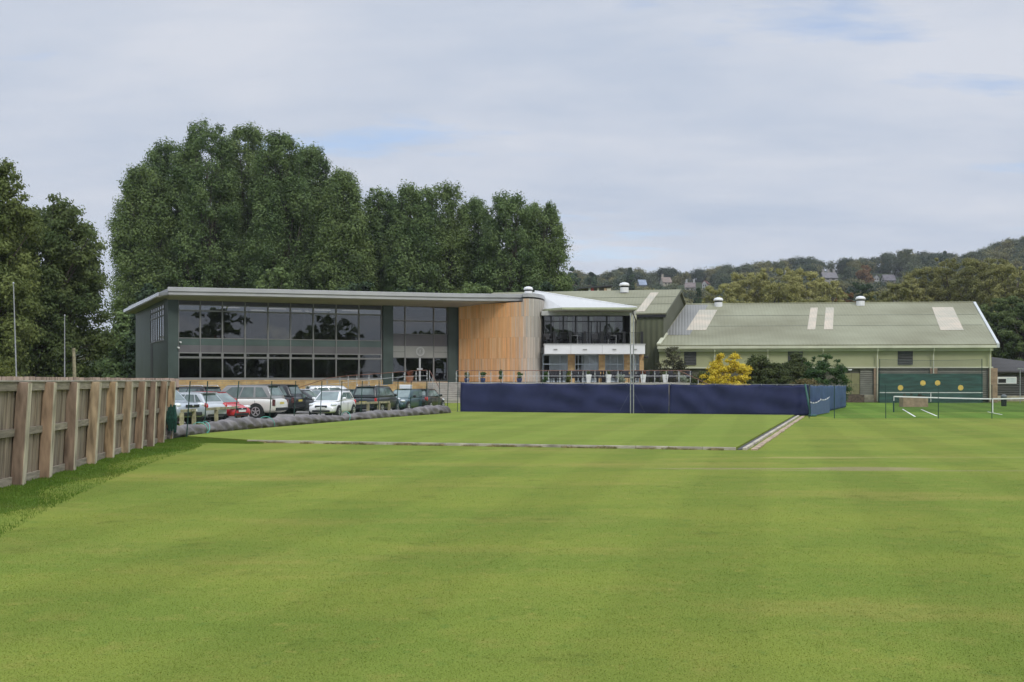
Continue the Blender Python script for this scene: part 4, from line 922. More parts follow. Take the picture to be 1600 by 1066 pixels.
x0, x1 = wx(1374.5, 105.8), wx(1534.3, 105.8)
MB().tube([(lerp(x0, x1, k / 10), 105.8, wz(561.5, 105.8) - 0.12 * math.sin(math.pi * k / 10)) for k in range(11)], 0.012, 6).build('top_rope', m_dgreen, mn)
MB().box(x0 + 0.04, x1 - 0.04, 105.795, 105.805, 0.05, wz(562.5, 105.8)).build('netting', mat_net('fine_net', (0.10, 0.12, 0.11), 0.10), mn)
tn = thing('tennis_net', 'tennis net with white band and centre strap on the grass court', 'net', (31.3, 75, 0))
nx0, nx1 = wx(1397.5, 75), wx(1397.5, 75) + 12.8; nm = (nx0 + nx1) / 2
def net_z(x): t = abs(x - nm) / (nx1 - nm); return 0.914 + 0.156 * t ** 1.3
mb = MB(); n = 24
for k in range(n):
    a, b = lerp(nx0, nx1, k / n), lerp(nx0, nx1, (k + 1) / n); mb.slab([(a, 75, net_z(a) - 0.075), (b, 75, net_z(b) - 0.075), (b, 75, net_z(b)), (a, 75, net_z(a))], 0.012)
mb.build('headband', mat('net_white', (0.8, 0.8, 0.78), 0.8, 0.05), tn)
mb = MB()
for k in range(n):
    a, b = lerp(nx0, nx1, k / n), lerp(nx0, nx1, (k + 1) / n); mb.poly([(a, 75.005, 0.03), (b, 75.005, 0.03), (b, 75.005, net_z(b) - 0.077), (a, 75.005, net_z(a) - 0.077)])
mb.build('netting', mat_net('net_black', (0.012, 0.03, 0.02), 0.28), tn)
MB().box(nm - 0.03, nm + 0.03, 74.985, 74.997, 0.0, 0.915).build('centre_strap', bpy.data.materials['net_white'], tn)
for x in (nx0 - 0.05, nx1 + 0.05):
    pz = MB().tube([(x, 75, 0), (x, 75, 1.09)], 0.045, 10).build('post', m_dgreen, tn); MB().tube([(x, 74.95, 0.75), (x, 74.95, 1.06)], 0.025, 8).build('winder', bpy.data.materials['net_white'], pz)
def wire_fence(name, label, pts, h, alpha, group=None, col=(0.03, 0.08, 0.06), r=0.022, lean=None, m=None):
    t = thing(name, label, 'fence', (pts[0].x, pts[0].y, 0), group)
    tops = []
    for i, p in enumerate(pts):
        tp = Vector((p.x + (lean[i] if lean else 0), p.y, p.z + h)); tops.append(tp)
        MB().tube([p, tp], r, 8).build('post', m or m_dgreen, t)
    MB().tube(tops, 0.006, 5).build('top_wire', m or m_dgreen, t)
    mb = MB()
    for a, b, c, d in zip(pts, pts[1:], tops[1:], tops): mb.poly([a + Vector((0, 0.03, 0.03)), b + Vector((0, 0.03, 0.03)), c + Vector((0, 0.03, 0)), d + Vector((0, 0.03, 0))])
    mb.build('mesh', mat_net(name + '_net', col, alpha), t)
    return t
wire_fence('court_fence', 'nearly invisible green mesh fence on thin dark posts before the tennis court', [Vector((wx(px, 63), 63 + (1384 - px) * 0.002, 0)) for px in (1266, 1305, 1384, 1464.5, 1546, 1630)], wz(601.5, 63), 0.05)
wire_fence('car_park_fence', 'green mesh fence on leaning thin posts between tarpaulin and parked cars',
           [Vector((wx(px, D), D, 0)) for px, D in ((291.5, 41.5), (318.5, 45), (366, 49.5), (420.5, 53), (459, 56), (500, 59), (532, 61.5), (563, 64), (591, 66.5), (619.5, 69), (641, 71), (665, 73), (685.5, 75), (699, 76), (715, 77))], 2.06, 0.07, lean=[0.13, 0.15, 0.2, 0.13, 0.1, 0.1, 0.08, 0.12, 0.05, 0.1, 0.06, 0.08, 0.05, 0.06, 0.03])
tr = thing('planter_trough', 'tan brick trough planter with sparse stems behind the tennis net', 'planter', (31.4, 90, 0))
x0, x1 = wx(1409, 90), wx(1448, 90)
mb = MB(); mb.box(x0, x1, 89.7, 89.8, 0, 0.78); mb.box(x0, x1, 90.5, 90.6, 0, 0.78); mb.box(x0, x0 + .1, 89.8, 90.5, 0, 0.78); mb.box(x1 - .1, x1, 89.8, 90.5, 0, 0.78); mb.build('trough', m_brick if False else mat('trough_tan', (0.40, 0.29, 0.19), 0.9, 0.15, 3), tr)
MB().box(x0 + .1, x1 - .1, 89.8, 90.5, 0.3, 0.7).build('soil', mat('soil', (0.08, 0.05, 0.03), 0.95, 0.3), tr)
bn = thing('litter_bin', 'dark round bin standing on the court grass near the annexe', 'bin', (wx(1568.5, 92), 92, 0))
c = (wx(1568.5, 92), 92, 0.0); MB().lathe([(0.2, 0), (0.22, 0.7)], c, 14).build('body', m_black, bn); MB().lathe([(0.24, 0.70), (0.24, 0.8), (0.12, 0.95), (0.02, 0.97)], c, 14).build('lid', mat('bin_lid', (0.10, 0.11, 0.11), 0.4), bn)
lp = thing('lamp_post', 'thin pale lamp post in front of the annexe at the right edge', 'lamp post', (wx(1594, 104), 104, 0))
x = wx(1594, 104); MB().tube([(x, 104, 0), (x, 104, 3.1)], 0.04, 8).build('pole', m_metal, lp); MB().box(x - 0.25, x + 0.25, 103.9, 104.1, 3.08, 3.16).build('lamp_head', m_metal, lp)

# ================================================================ blue windbreak
def cloth(name, a, b, za, zb_, m, parent, n=70, nz=12, amp=0.03, seed=1, sag=0.05, bays=6):
    rnd = random.Random(seed); u = (b - a).normalized(); nn = Vector((u.y, -u.x)); mb = MB()
    ph = [rnd.uniform(0, 6.28) for _ in range(8)]
    for j in range(nz + 1):
        for i in range(n + 1):
            t, v = i / n, j / nz
            w_ = amp * (0.5 * math.sin(t * 19 + ph[0] + v * 2.2) + 0.4 * math.sin(t * 47 + ph[1] - v * 5) + 0.35 * math.sin(t * 9 + v * 11 + ph[2]) * (0.4 + t)) + 0.5 * amp * math.sin((v * 9 + t * 33) + ph[3]) * max(0, math.sin(t * 6.3 + ph[4]))
            w_ += 0.05 * abs(math.sin(math.pi * bays * t)) * math.sin(math.pi * v)
            top = lerp(za, zb_, t) - sag * abs(math.sin(math.pi * bays * t))
            p = a + (b - a) * t + nn * w_
            mb.v.append((p.x, p.y, lerp(0.015, top, v)))
    mb.f = [(j * (n + 1) + i, j * (n + 1) + i + 1, (j + 1) * (n + 1) + i + 1, (j + 1) * (n + 1) + i) for j in range(nz) for i in range(n)]
    o = mb.build(name, m, parent, smooth=True); s_ = o.modifiers.new('thick', 'SOLIDIFY'); s_.thickness = 0.006
    return o
m_navy = mat('navy_cloth', (0.030, 0.036, 0.090), 0.8, 0.10, 0.8, 0.15, 14, spec=0.2)
m_navy2 = mat('hazed_blue_cloth', (0.052, 0.088, 0.17), 0.8, 0.12, 0.8, 0.15, 14, spec=0.2)  # slant view and haze through the net put into a paler blue
def windbreak(label, ends, za, zb_, m, nposts, seed, cuts=(0, 1), amp=0.07):
    a, b = ends; t = thing('windbreak', label, 'windbreak', (a.x, a.y, 0), 'blue cloth windbreaks round the green')
    for q0, q1 in zip(cuts, cuts[1:]):
        p, q = a.lerp(b, q0 + (0.0006 if q0 else 0)), a.lerp(b, q1)
        cloth('cloth', p, q, lerp(za, zb_, q0), lerp(za, zb_, q1), m, t, n=int(90 * (q1 - q0)) + 12, seed=seed + int(q0 * 10), bays=max(1, round(nposts * (q1 - q0))), amp=amp)
    u = (b - a).normalized(); nn = Vector((-u.y, u.x))
    for k in range(nposts * 3 + 1):      # ties and stitched seams
        q_ = k / (nposts * 3); p = a.lerp(b, q_) - nn * 0.10; zt_ = lerp(za, zb_, q_)
        MB().box(p.x - .012, p.x + .012, p.y - .01, p.y + .15, zt_ - .05, zt_ + .03).build('tie', m_metal, t)
    for k in range(nposts + 1):
        p = a.lerp(b, k / nposts) + nn * 0.12; MB().tube([(p.x, p.y, 0), (p.x, p.y, lerp(za, zb_, k / nposts) + 0.03)], 0.03, 8).build('post', m_dgreen, t)
    q = [(*(a.lerp(b, k / 12) + nn * 0.06), lerp(za, zb_, k / 12) + 0.005) for k in range(13)]
    MB().tube(q, 0.008, 5).build('top_rope', m_metal, t)
    return t
windbreak('long navy blue cloth windbreak along the back of the green', (Vector((wx(719.5, 74.1), 74.1)), Vector((wx(1264, 67.6), 67.6))), wz(598.2, 74.1), wz(601.3, 67.6), m_navy, 8, 3, (0, 0.62, 1))
windbreak('haze-paled blue cloth windbreak running away beside the court', (Vector((wx(1266, 67.9), 67.9)), Vector((wx(1322, 89), 89))), wz(602, 67.9), wz(602.5, 89), m_navy2, 4, 9, (0, 1), 0.02)
cpst = thing('corner_post', 'leaning dark green corner post at the end of the navy windbreak', 'post', (wx(1263, 66.8), 66.8, 0))
MB().tube([(wx(1267, 66.6), 66.6, 0), (wx(1258, 67.4), 67.4, 1.86)], 0.06, 10).build('post', mat('post_green', (0.02, 0.10, 0.075), 0.5, 0.15), cpst)
MB().box(wx(1264, 66.4), wx(1275, 66.4), 66.2, 66.7, 0.004, 0.12).build('gathered_net', bpy.data.materials['post_green'], cpst, bevel=0.05)
hn = thing('barrier_net', 'low blue barrier net hung by white hooks with a scalloped top', 'net', (wx(1268, 66.2), 66.2, 0))
a, b = Vector((wx(1267, 66), 66)), Vector((wx(1296, 73), 73))
ztop = lambda t: lerp(0.80, 0.98, t) - 0.10 * abs(math.sin(math.pi * 2 * t)) ** 0.8 + 0.05 * t
mb = MB(); mh = MB()
for k in range(24):
    p, q = a.lerp(b, k / 24), a.lerp(b, (k + 1) / 24); z0, z1 = ztop(k / 24), ztop((k + 1) / 24); j0, j1 = 0.03 * (k % 2), 0.03 * ((k + 1) % 2)
    mb.slab([(p.x, p.y + j0, 0.05), (q.x, q.y + j1, 0.05), (q.x, q.y + j1, z1), (p.x, p.y + j0, z0)], 0.008)
    mh.tube([(p.x, p.y - 0.02, z0 + 0.01), (q.x, q.y - 0.02, z1 + 0.01)], 0.014, 5)
    if k % 3 == 0: mh.tube([(p.x, p.y - 0.02, z0 - 0.02), (p.x, p.y - 0.02, z0 + 0.07)], 0.022, 6)
mb.build('netting', mat('barrier_blue', (0.075, 0.115, 0.20), 0.8, 0.3, 12, stretch=(6, 6, 0.4)), hn); mh.build('white_hooks', m_white, hn)
# twin pole standing before the windbreak
m_gdark = mat('guy_dark', (0.10, 0.10, 0.12), 0.6)
tp = thing('net_mast', 'pair of thin grey poles with guy lines standing before the navy windbreak', 'mast', (wx(987.5, 69.5), 69.5, 0))
for px, top in ((985.2, 489), (989.8, 493)): x = wx(px, 69.5); MB().tube([(x, 69.5, 0), (x, 69.5, wz(top, 69.5))], 0.036, 10).build('pole', m_metal, tp)
MB().tube([(wx(987.5, 69.5), 69.45, 1.6), (wx(965, 68.6), 68.6, 0.0)], 0.004, 5).build('guy_line', m_gdark, tp); MB().tube([(wx(987.5, 69.5), 69.45, 1.6), (wx(1010, 68.4), 68.4, 0.0)], 0.004, 5).build('guy_line', m_gdark, tp)
MB().box(wx(984.6, 69.5), wx(990.4, 69.5), 69.44, 69.56, 2.2, 2.3).build('clamp', m_metal, tp)

# ================================================================ board fence
m_board = mat_attr('fence_boards', 0.9, (16, 16, 1.1), 0.38, 0.1)
m_railw = mat_attr('fence_rails', 0.9, (2.5, 2.5, 22), 0.28, 0.1)
bf = thing('board_fence', 'weathered vertical board fence with leaning square posts along the lawn', 'fence', (FENCE[3].x, FENCE[3].y, 0))
rnd = random.Random(4)
tops = 2.09; lean = 0.12
def fpt(p, off, z, nn): return Vector((p.x + nn.x * off + lean * max(0, z) / 2.1, p.y + nn.y * off, z))
for i in range(len(FENCE) - 1):
    a, b = FENCE[i], FENCE[i + 1]; u = (b - a).normalized(); nn = Vector((u.y, -u.x)); L = (b - a).length
    zb0 = ground_z(a.x, a.y)
    mb = MB(); tn_ = []; nb = 14
    for k in range(nb):
        g0, g1 = a + u * (L * k / nb + 0.003), a + u * (L * (k + 1) / nb - 0.003); j = rnd.uniform(0, 0.012)
        lo, hi = zb0 + 0.04, tops - 0.03
        mb.hexa([fpt(g0, -0.02 + j, lo, nn), fpt(g1, -0.02 + j, lo, nn), fpt(g1, -0.045, lo, nn), fpt(g0, -0.045, lo, nn), fpt(g0, -0.02 + j, hi, nn), fpt(g1, -0.02 + j, hi, nn), fpt(g1, -0.045, hi, nn), fpt(g0, -0.045, hi, nn)])
        c = Vector((0.235, 0.188, 0.140)) * rnd.uniform(0.72, 1.2); c = c.lerp(Vector((0.32, 0.275, 0.22)), rnd.random() * 0.5); tn_ += [(*c, 1)] * 8
    mb.build('board_panel', m_board, bf, tones=tn_)
    for z0, z1, nm_ in ((tops - 0.20, tops - 0.03, 'rail'), (1.02, 1.17, 'rail'), (zb0 + 0.0, zb0 + 0.17, 'rail')):
        mb = MB(); p, q = a + u * 0.12, b - u * 0.12
        mb.hexa([fpt(p, 0.045, z0, nn), fpt(q, 0.045, z0, nn), fpt(q, -0.005, z0, nn), fpt(p, -0.005, z0, nn), fpt(p, 0.045, z1, nn), fpt(q, 0.045, z1, nn), fpt(q, -0.005, z1, nn), fpt(p, -0.005, z1, nn)])
        c = Vector((0.30, 0.26, 0.205)) * rnd.uniform(0.8, 1.1); mb.build(nm_, m_railw, bf, bevel=0.006, tones=[(*c, 1)] * 8)
    mb = MB(); mb.hexa([fpt(a, 0.07, tops - 0.028, nn), fpt(b, 0.07, tops - 0.028, nn), fpt(b, -0.07, tops - 0.028, nn), fpt(a, -0.07, tops - 0.028, nn), fpt(a, 0.07, tops + 0.006, nn), fpt(b, 0.07, tops + 0.006, nn), fpt(b, -0.07, tops + 0.006, nn), fpt(a, -0.07, tops + 0.006, nn)])
    c = Vector((0.36, 0.33, 0.28)) * rnd.uniform(0.85, 1.1); mb.build('capping', m_railw, bf, bevel=0.006, tones=[(*c, 1)] * 8)
m_post = mat_attr('fence_posts', 0.85, (8, 8, 1.6), 0.5, 0.1)
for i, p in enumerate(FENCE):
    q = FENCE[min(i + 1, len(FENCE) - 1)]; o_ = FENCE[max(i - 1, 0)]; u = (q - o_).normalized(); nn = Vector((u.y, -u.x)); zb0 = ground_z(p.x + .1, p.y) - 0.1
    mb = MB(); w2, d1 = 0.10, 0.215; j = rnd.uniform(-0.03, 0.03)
    mb.hexa([fpt(p - u * w2 * 1.0, d1, zb0, nn), fpt(p + u * w2 * 1.0, d1, zb0, nn), fpt(p + u * w2 * 1.0, -0.0, zb0, nn), fpt(p - u * w2 * 1.0, -0.0, zb0, nn)] +
            [v + Vector((j, 0, 0)) for v in (fpt(p - u * w2, d1, tops - 0.032, nn), fpt(p + u * w2, d1, tops - 0.032, nn), fpt(p + u * w2, -0.0, tops - 0.032, nn), fpt(p - u * w2, -0.0, tops - 0.032, nn))])
    c = [Vector((0.36, 0.255, 0.155)), Vector((0.25, 0.175, 0.12)), Vector((0.33, 0.25, 0.165)), Vector((0.22, 0.16, 0.12))][(i * 2 + i // 3) % 4] * rnd.uniform(0.9, 1.1)
    po = mb.build('post', m_post, bf, bevel=0.012, tones=[(*c, 1)] * 8)
    mb = MB(); f0, f1 = d1 + 0.002, d1 + 0.016; J = Vector((j, 0, 0))  # thin added slab, its pale tone painting the brighter light on this side
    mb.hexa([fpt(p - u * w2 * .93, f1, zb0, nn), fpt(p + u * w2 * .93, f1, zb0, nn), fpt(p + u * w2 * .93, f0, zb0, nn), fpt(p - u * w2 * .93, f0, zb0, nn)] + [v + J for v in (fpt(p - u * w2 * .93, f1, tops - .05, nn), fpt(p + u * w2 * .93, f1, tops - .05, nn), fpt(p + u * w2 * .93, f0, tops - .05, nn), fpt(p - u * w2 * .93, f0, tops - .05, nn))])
    cc = Vector((0.50, 0.44, 0.33)) * rnd.uniform(0.8, 1.1); mb.build('lit_face', m_post, po, tones=[(*cc, 1)] * 8)
e = FENCE[-1]
bn_ = MB()
for k in range(12):
    x = e.x + 0.17 + rnd.uniform(-0.06, 0.24); bn_.tube([(x, e.y - 0.25, 1.15 + rnd.uniform(-.1, .1)), (x + rnd.uniform(-.05, .05), e.y - 0.30, 0.75), (x + rnd.uniform(-.08, .08), e.y - 0.27, 0.25 + rnd.uniform(0, .2))], [0.03, 0.07, 0.03], 6)
tag(bn_.build('folded_netting', mat('net_bundle', (0.012, 0.055, 0.04), 0.9, 0.3, 12)), 'bunch of dark green netting hanging on the end post of the board fence', 'netting')
# second fence and wall top beyond the board fence
rf_ = thing('far_board_fence', 'pinkish far fence top just showing above the near board fence', 'fence', (-20, 50, 0))
mb = MB(); tn_ = []
a, b = Vector((-27, 46)), Vector((-16.2, 56)); n = 60
for k in range(n):
    p, q = a.lerp(b, k / n), a.lerp(b, (k + 0.94) / n); zt = lerp(wz(585.5, 46), wz(591.5, 56), k / n) + rnd.uniform(-0.01, 0.015)
    mb.slab([(p.x, p.y, 0), (q.x, q.y, 0), (q.x, q.y, zt), (p.x, p.y, zt)], 0.04)
    c = Vector((0.36, 0.27, 0.23)) * rnd.uniform(0.75, 1.15); tn_ += [(*c, 1)] * 8
mb.build('board_panel', m_board, rf_, tones=tn_)
MB().slab([(a.x, a.y - 0.05, wz(586.6, 46) - 0.5), (b.x, b.y - 0.05, wz(592.4, 56) - 0.5), (b.x, b.y - 0.05, wz(592.4, 56) - 0.4), (a.x, a.y - 0.05, wz(586.6, 46) - 0.4)], 0.05).build('rail', m_black, rf_)

# rolled cover along the edge of the green
def roll():
    pts = [(255, 40.5), (290, 42.3), (330, 45.0), (370, 47.6), (410, 50.1), (450, 52.6), (490, 55.2), (530, 57.8), (570, 60.2), (610, 63.0), (650, 66.2), (685, 69.5), (705, 71.5)]
    P_ = [Vector((wx(a, d), d)) for a, d in pts]; L = [0]
    for a, b in zip(P_, P_[1:]): L.append(L[-1] + (b - a).length)
    n, m_ = 300, 26; mb = MB(); rr_ = random.Random(8); ph = [rr_.uniform(0, 6) for _ in range(6)]
    for i in range(n + 1):
        d = L[-1] * i / n; k = max(j for j in range(len(L) - 1) if L[j] <= d + 1e-9); t = (d - L[k]) / (L[k + 1] - L[k]); c = P_[k].lerp(P_[k + 1], t); u = (P_[k + 1] - P_[k]).normalized(); nn = Vector((u.y, -u.x))
        pinch = 1 - 0.16 * max(math.exp(-((d - q) / 0.35) ** 2) for q in (L[-1] * .12, L[-1] * .31, L[-1] * .56))
        big = (0.235 + 0.022 * math.sin(d * 0.9 + ph[0]) + 0.03 * math.sin(d * 0.31 + ph[1]) + 0.05 * sstep(0.82, 0.95, i / n)) * pinch * (1 - 0.75 * sstep(0.965, 1, i / n))
        for j in range(m_):
            a = 2 * math.pi * j / m_
            w_ = 1 + 0.10 * math.sin(d * 3.6 + 2.4 * a + ph[2] + 1.5 * math.sin(d * 0.7)) + 0.11 * math.sin(d * 8.3 + 3 * a + ph[3]) + 0.05 * math.sin(5 * a + d * 1.7)
            x, z = math.cos(a) * big * w_ * 1.12, math.sin(a) * big * w_
            z = max(z, -big * 0.8)
            p = c + nn * x; mb.v.append((p.x, p.y, big * 0.8 + z + 0.005))
    mb.f = [(i * m_ + j, i * m_ + (j + 1) % m_, (i + 1) * m_ + (j + 1) % m_, (i + 1) * m_ + j) for i in range(n) for j in range(m_)] + [tuple(range(m_)), tuple(n * m_ + j for j in range(m_))]
    t = thing('rolled_tarpaulin', 'long rolled grey tarpaulin tied with turquoise cord beside the car park', 'tarpaulin', (P_[0].x, P_[0].y, 0))
    mb.build('tarpaulin', mat('tarp_grey', (0.150, 0.137, 0.132), 0.65, 0.25, 1.6, 0.4, 8), t, smooth=True)
    mc = mat('cord_turquoise', (0.12, 0.45, 0.36), 0.6, 0.1)
    for q in (.12, .31, .57, .1):
        d = L[-1] * q; k = max(j for j in range(len(L) - 1) if L[j] <= d); c = P_[k].lerp(P_[k + 1], (d - L[k]) / (L[k + 1] - L[k])); u = (P_[k + 1] - P_[k]).normalized(); nn = Vector((u.y, -u.x)); s_ = rr_.uniform(-0.25, 0.25)
        MB().tube([(*(c + nn * (0.31 * math.cos(a)) + u * s_ * (a - 1.6)), 0.215 + 0.285 * math.sin(a)) for a in [x * 0.3 - 0.6 for x in range(15)]], 0.014, 6).build('cord', mc, t)
roll()
# knee rail in front of the cars
m_knee = mat('knee_rail_wood', (0.30, 0.27, 0.17), 0.9, 0.25, 5)
kr = thing('knee_rail', 'low pale wooden knee rail between the parked cars and the grass', 'rail', (-14.9, 54.5, 0))
kp = [(284, 52.5), (303, 54.3), (338, 57), (373, 59.7), (530, 67), (553, 69), (575, 71), (592, 72.5), (608, 74), (637, 78), (657, 80.5), (677, 82.5)]
kv = [Vector((wx(a, d), d, 0)) for a, d in kp]
for v in kv: MB().box(v.x - 0.085, v.x + 0.085, v.y - 0.085, v.y + 0.085, 0, 0.62).build('post', m_knee, kr, bevel=0.012)
for i, j in ((0, 1), (1, 2), (2, 3), (4, 5), (5, 6), (6, 7), (7, 8)):
    a, b = kv[i] + Vector((0, -0.02, 0.625)), kv[j] + Vector((0, -0.02, 0.625)); u = (b - a).normalized(); n_ = Vector((u.y, -u.x, 0)) * 0.06
    MB().hexa([a - n_, b - n_, b + n_, a + n_] + [p + Vector((0, 0, 0.13)) for p in (a - n_, b - n_, b + n_, a + n_)]).build('rail', m_knee, kr, bevel=0.01)
m_gpole = mat('pole_grey', (0.30, 0.31, 0.31), 0.4, 0.1)
# flag poles and timber pole at the left
for px, D, top, bot, lb in ((27.5, 70, 444, 0, 'tall thin pale flagpole rising before the big left tree'), (101, 84, 494, 0, 'shorter thin flagpole standing in the gap between the trees')):
    f = thing('flagpole', lb, 'pole', (wx(px, D), D, 0), 'thin flagpoles beyond the board fence')
    x = wx(px, D); MB().tube([(x, D, 0), (x - 0.25 * (px < 50), D, wz(top, D))], [0.05, 0.03], 10).build('pole', m_gpole, f); MB().lathe([(0.06, 0), (0.07, 0.05), (0.03, 0.11)], (x - 0.25 * (px < 50), D, wz(top, D)), 8).build('finial', m_metal, f)
up_ = thing('timber_pole', 'short leaning timber pole at the foot of the gap between trees', 'pole', (wx(116.5, 88), 88, 0))
MB().tube([(wx(118, 88), 88, 0), (wx(115, 88), 88, wz(544, 88))], [0.16, 0.12], 10).build('pole', m_knee, up_)
# ================================================================ foliage
def leaf_cloud(cl, per, size, seed, flat=0.75, up=0.35, asp=0.62, nb=2.3, fall=0.45):
    """cl: (n,4) clusters x,y,z,r ; returns (N,4,3) leaf quads scattered through each cluster"""
    g = np.random.default_rng(seed); cl = np.asarray(cl, float)
    cnt = np.maximum(6, (per * (cl[:, 3] / cl[:, 3].mean()) ** 2).astype(int))
    c = np.repeat(cl, cnt, 0); n = len(c)
    d = g.normal(size=(n, 3)); d /= np.linalg.norm(d, axis=1)[:, None]
    r = c[:, 3] * g.random(n) ** fall * (0.7 + 0.65 * g.random(n)); d[:, 2] *= flat
    p = c[:, :3] + d * r[:, None]
    nr = g.normal(size=(n, 3)) + d * nb; nr[:, 2] += up; nr /= np.linalg.norm(nr, axis=1)[:, None]
    t = np.cross(nr, g.normal(size=(n, 3))); t /= np.linalg.norm(t, axis=1)[:, None]
    b = np.cross(nr, t); s = size * (0.6 + 0.8 * g.random(n))[:, None]
    return np.stack([p - t * s, p - b * s * asp, p + t * s, p + b * s * asp], 1)
def limbs(root, targets, r0, seed, fork=0.35):
    """tapered trunk with limbs reaching to the given crown points"""
    g = random.Random(seed); mb = MB(); x, y, z0, ht = root
    pts = [Vector((x + g.uniform(-.25, .25) * k, y, z0 + ht * k / 6)) for k in range(7)]
    mb.tube(pts, [r0 * (1.25 if k == 0 else 1 - 0.13 * k) for k in range(7)], 9)
    for tg in targets:
        tg = Vector(tg[:3]); k = min(max((tg.z - z0) / ht * fork + g.uniform(-.08, .12), 0.2), 0.9) * 6; i = min(int(k), 5); st = pts[i].lerp(pts[i + 1], k - i)
        md = st.lerp(tg, 0.5) + Vector((0, 0, (tg.z - st.z) * 0.12)); mb.tube([st, md, tg], [r0 * 0.34, r0 * 0.2, r0 * 0.05], 6, False)
    return mb
m_bark = mat('bark', (0.085, 0.072, 0.058), 0.95, 0.3, 3, 0.5, 20)
def tree(name, label, cat, pos, h, rad, prof, ncl, clr, per, leaf, mleaf, seed, z0=0.0, group=None, trunk_r=0.35, low=0.12, hollow=0.35, flat=0.75, extra=(), squash=1.0, fall=0.5, thin=1.0):
    g = np.random.default_rng(seed); t = thing(name, label, cat, (pos[0], pos[1], z0), group)
    cl = []
    ph = g.random(6) * 6.28
    while len(cl) < ncl:
        v = low + (1 - low) * g.random(); R_ = rad * interp(v, prof)
        a = g.random() * 2 * np.pi
        R_ *= 1 + 0.16 * math.sin(3 * a + ph[0] + v * 5) + 0.12 * math.sin(5 * a + ph[1] - v * 9)
        q = hollow + (1 - hollow) * math.sqrt(g.random())
        if g.random() > 0.25 + R_ / rad: continue
        if v < 0.48 and g.random() > thin: continue
        k = clr * (0.65 + 0.7 * g.random()) * (0.75 if v > 0.85 else 1)
        cl.append((pos[0] + math.cos(a) * R_ * q, pos[1] + math.sin(a) * R_ * q * squash, z0 + h * v - k * 0.6, k))
    cl += list(extra)
    tg = [cl[i] for i in g.permutation(len(cl))[:max(6, ncl // 5)]]
    limbs((pos[0], pos[1], z0 - 0.2, h * 0.86), tg, trunk_r, seed).build('trunk', m_bark, t, smooth=True)
    np_mesh('crown', leaf_cloud(cl, per, leaf, seed + 50, flat, fall=fall), 4, mleaf, t)
    return t
m_pop = mat_leaf('poplar_leaf', (0.080, 0.128, 0.048), (0.20, 0.27, 0.10), 0.35)
m_pop2 = mat_leaf('poplar_leaf_light', (0.095, 0.142, 0.050), (0.22, 0.285, 0.10), 0.35)
m_ever = mat_leaf('evergreen_leaf', (0.028, 0.050, 0.028), (0.075, 0.11, 0.05), 0.5, 0.1)
m_syc = mat_leaf('sycamore_leaf', (0.064, 0.098, 0.036), (0.185, 0.225, 0.080), 0.3)
m_lite_l = mat_leaf('light_leaf', (0.07, 0.09, 0.022), (0.18, 0.20, 0.05), 0.4)
m_willow = mat_leaf('willow_leaf', (0.24, 0.238, 0.085), (0.42, 0.395, 0.155), 0.12)
m_willow2 = mat_leaf('willow_leaf_dark', (0.165, 0.17, 0.064), (0.32, 0.305, 0.115), 0.12)
m_wood = mat_leaf('hill_wood_leaf', (0.056, 0.074, 0.042), (0.15, 0.165, 0.080), 0.03)
m_wood2 = mat_leaf('hill_wood_olive', (0.115, 0.115, 0.045), (0.24, 0.22, 0.09), 0.03)
m_wood3 = mat_leaf('hill_wood_dark', (0.034, 0.052, 0.034), (0.09, 0.115, 0.058), 0.03)
m_autumn = mat_leaf('autumn_leaf', (0.15, 0.085, 0.035), (0.26, 0.15, 0.06), 0.2)
pprof = [(0, .55), (0.15, .85), (0.4, 1.0), (0.62, .92), (0.8, .78), (0.92, .58), (1.0, .30)]
pprof2 = [(0, .45), (0.2, .75), (0.45, 1.0), (0.7, .98), (0.85, .82), (0.94, .62), (1.0, .35)]
G1 = 'tall poplars behind the clubhouse'
pops = [  # px, top py, half width px, D, label
    (226, 266, 38, 148, 'leftmost poplar of the tall row, its edge ragged against open sky'), (262, 232, 46, 152, 'poplar second from the left, standing behind the corner of the glass front'),
    (322, 199, 50, 150, 'tallest poplar of the row, with a pointed tip left of the top of the mass'), (385, 204, 50, 156, 'broad poplar just right of the tallest one, at the top of the mass'),
    (440, 214, 50, 149, 'poplar on the right shoulder of the big mass'), (486, 238, 48, 155, 'poplar on the falling right slope of the big mass'), (534, 274, 44, 148, 'poplar at the low right end of the big mass'),
    (594, 303, 36, 152, 'slim poplar left of the twin tops, sky showing between its stems'), (641, 296, 34, 149, 'left poplar of the close pair with rounded tops'), (688, 291, 42, 153, 'right poplar of the close pair with rounded tops'),
    (742, 317, 34, 156, 'low narrow poplar in the dip above the entrance'), (798, 310, 44, 150, 'poplar over the timber wall, second from the right end'), (846, 324, 40, 153, 'rightmost poplar, overhanging the white cafe roof')]
for i, (px, py, hw, D, lb) in enumerate(pops):
    big = i < 7
    tree('poplar_tree', lb, 'tree', (wx(px, D), D), wz(py, D) + 0.6, hw * (1.0 if px > 430 and big else 1.3 if big else 1.12) / F * D, pprof if big else pprof2, 520 if big else 360, 1.02 if big else 0.88, 215 if big else 170, 0.135, m_pop if i % 3 else m_pop2, 100 + i, 0.0, G1, 0.5, 0.17 if big else 0.24, 0.3, 1.3, fall=0.42, thin=0.7 if big else 0.42)
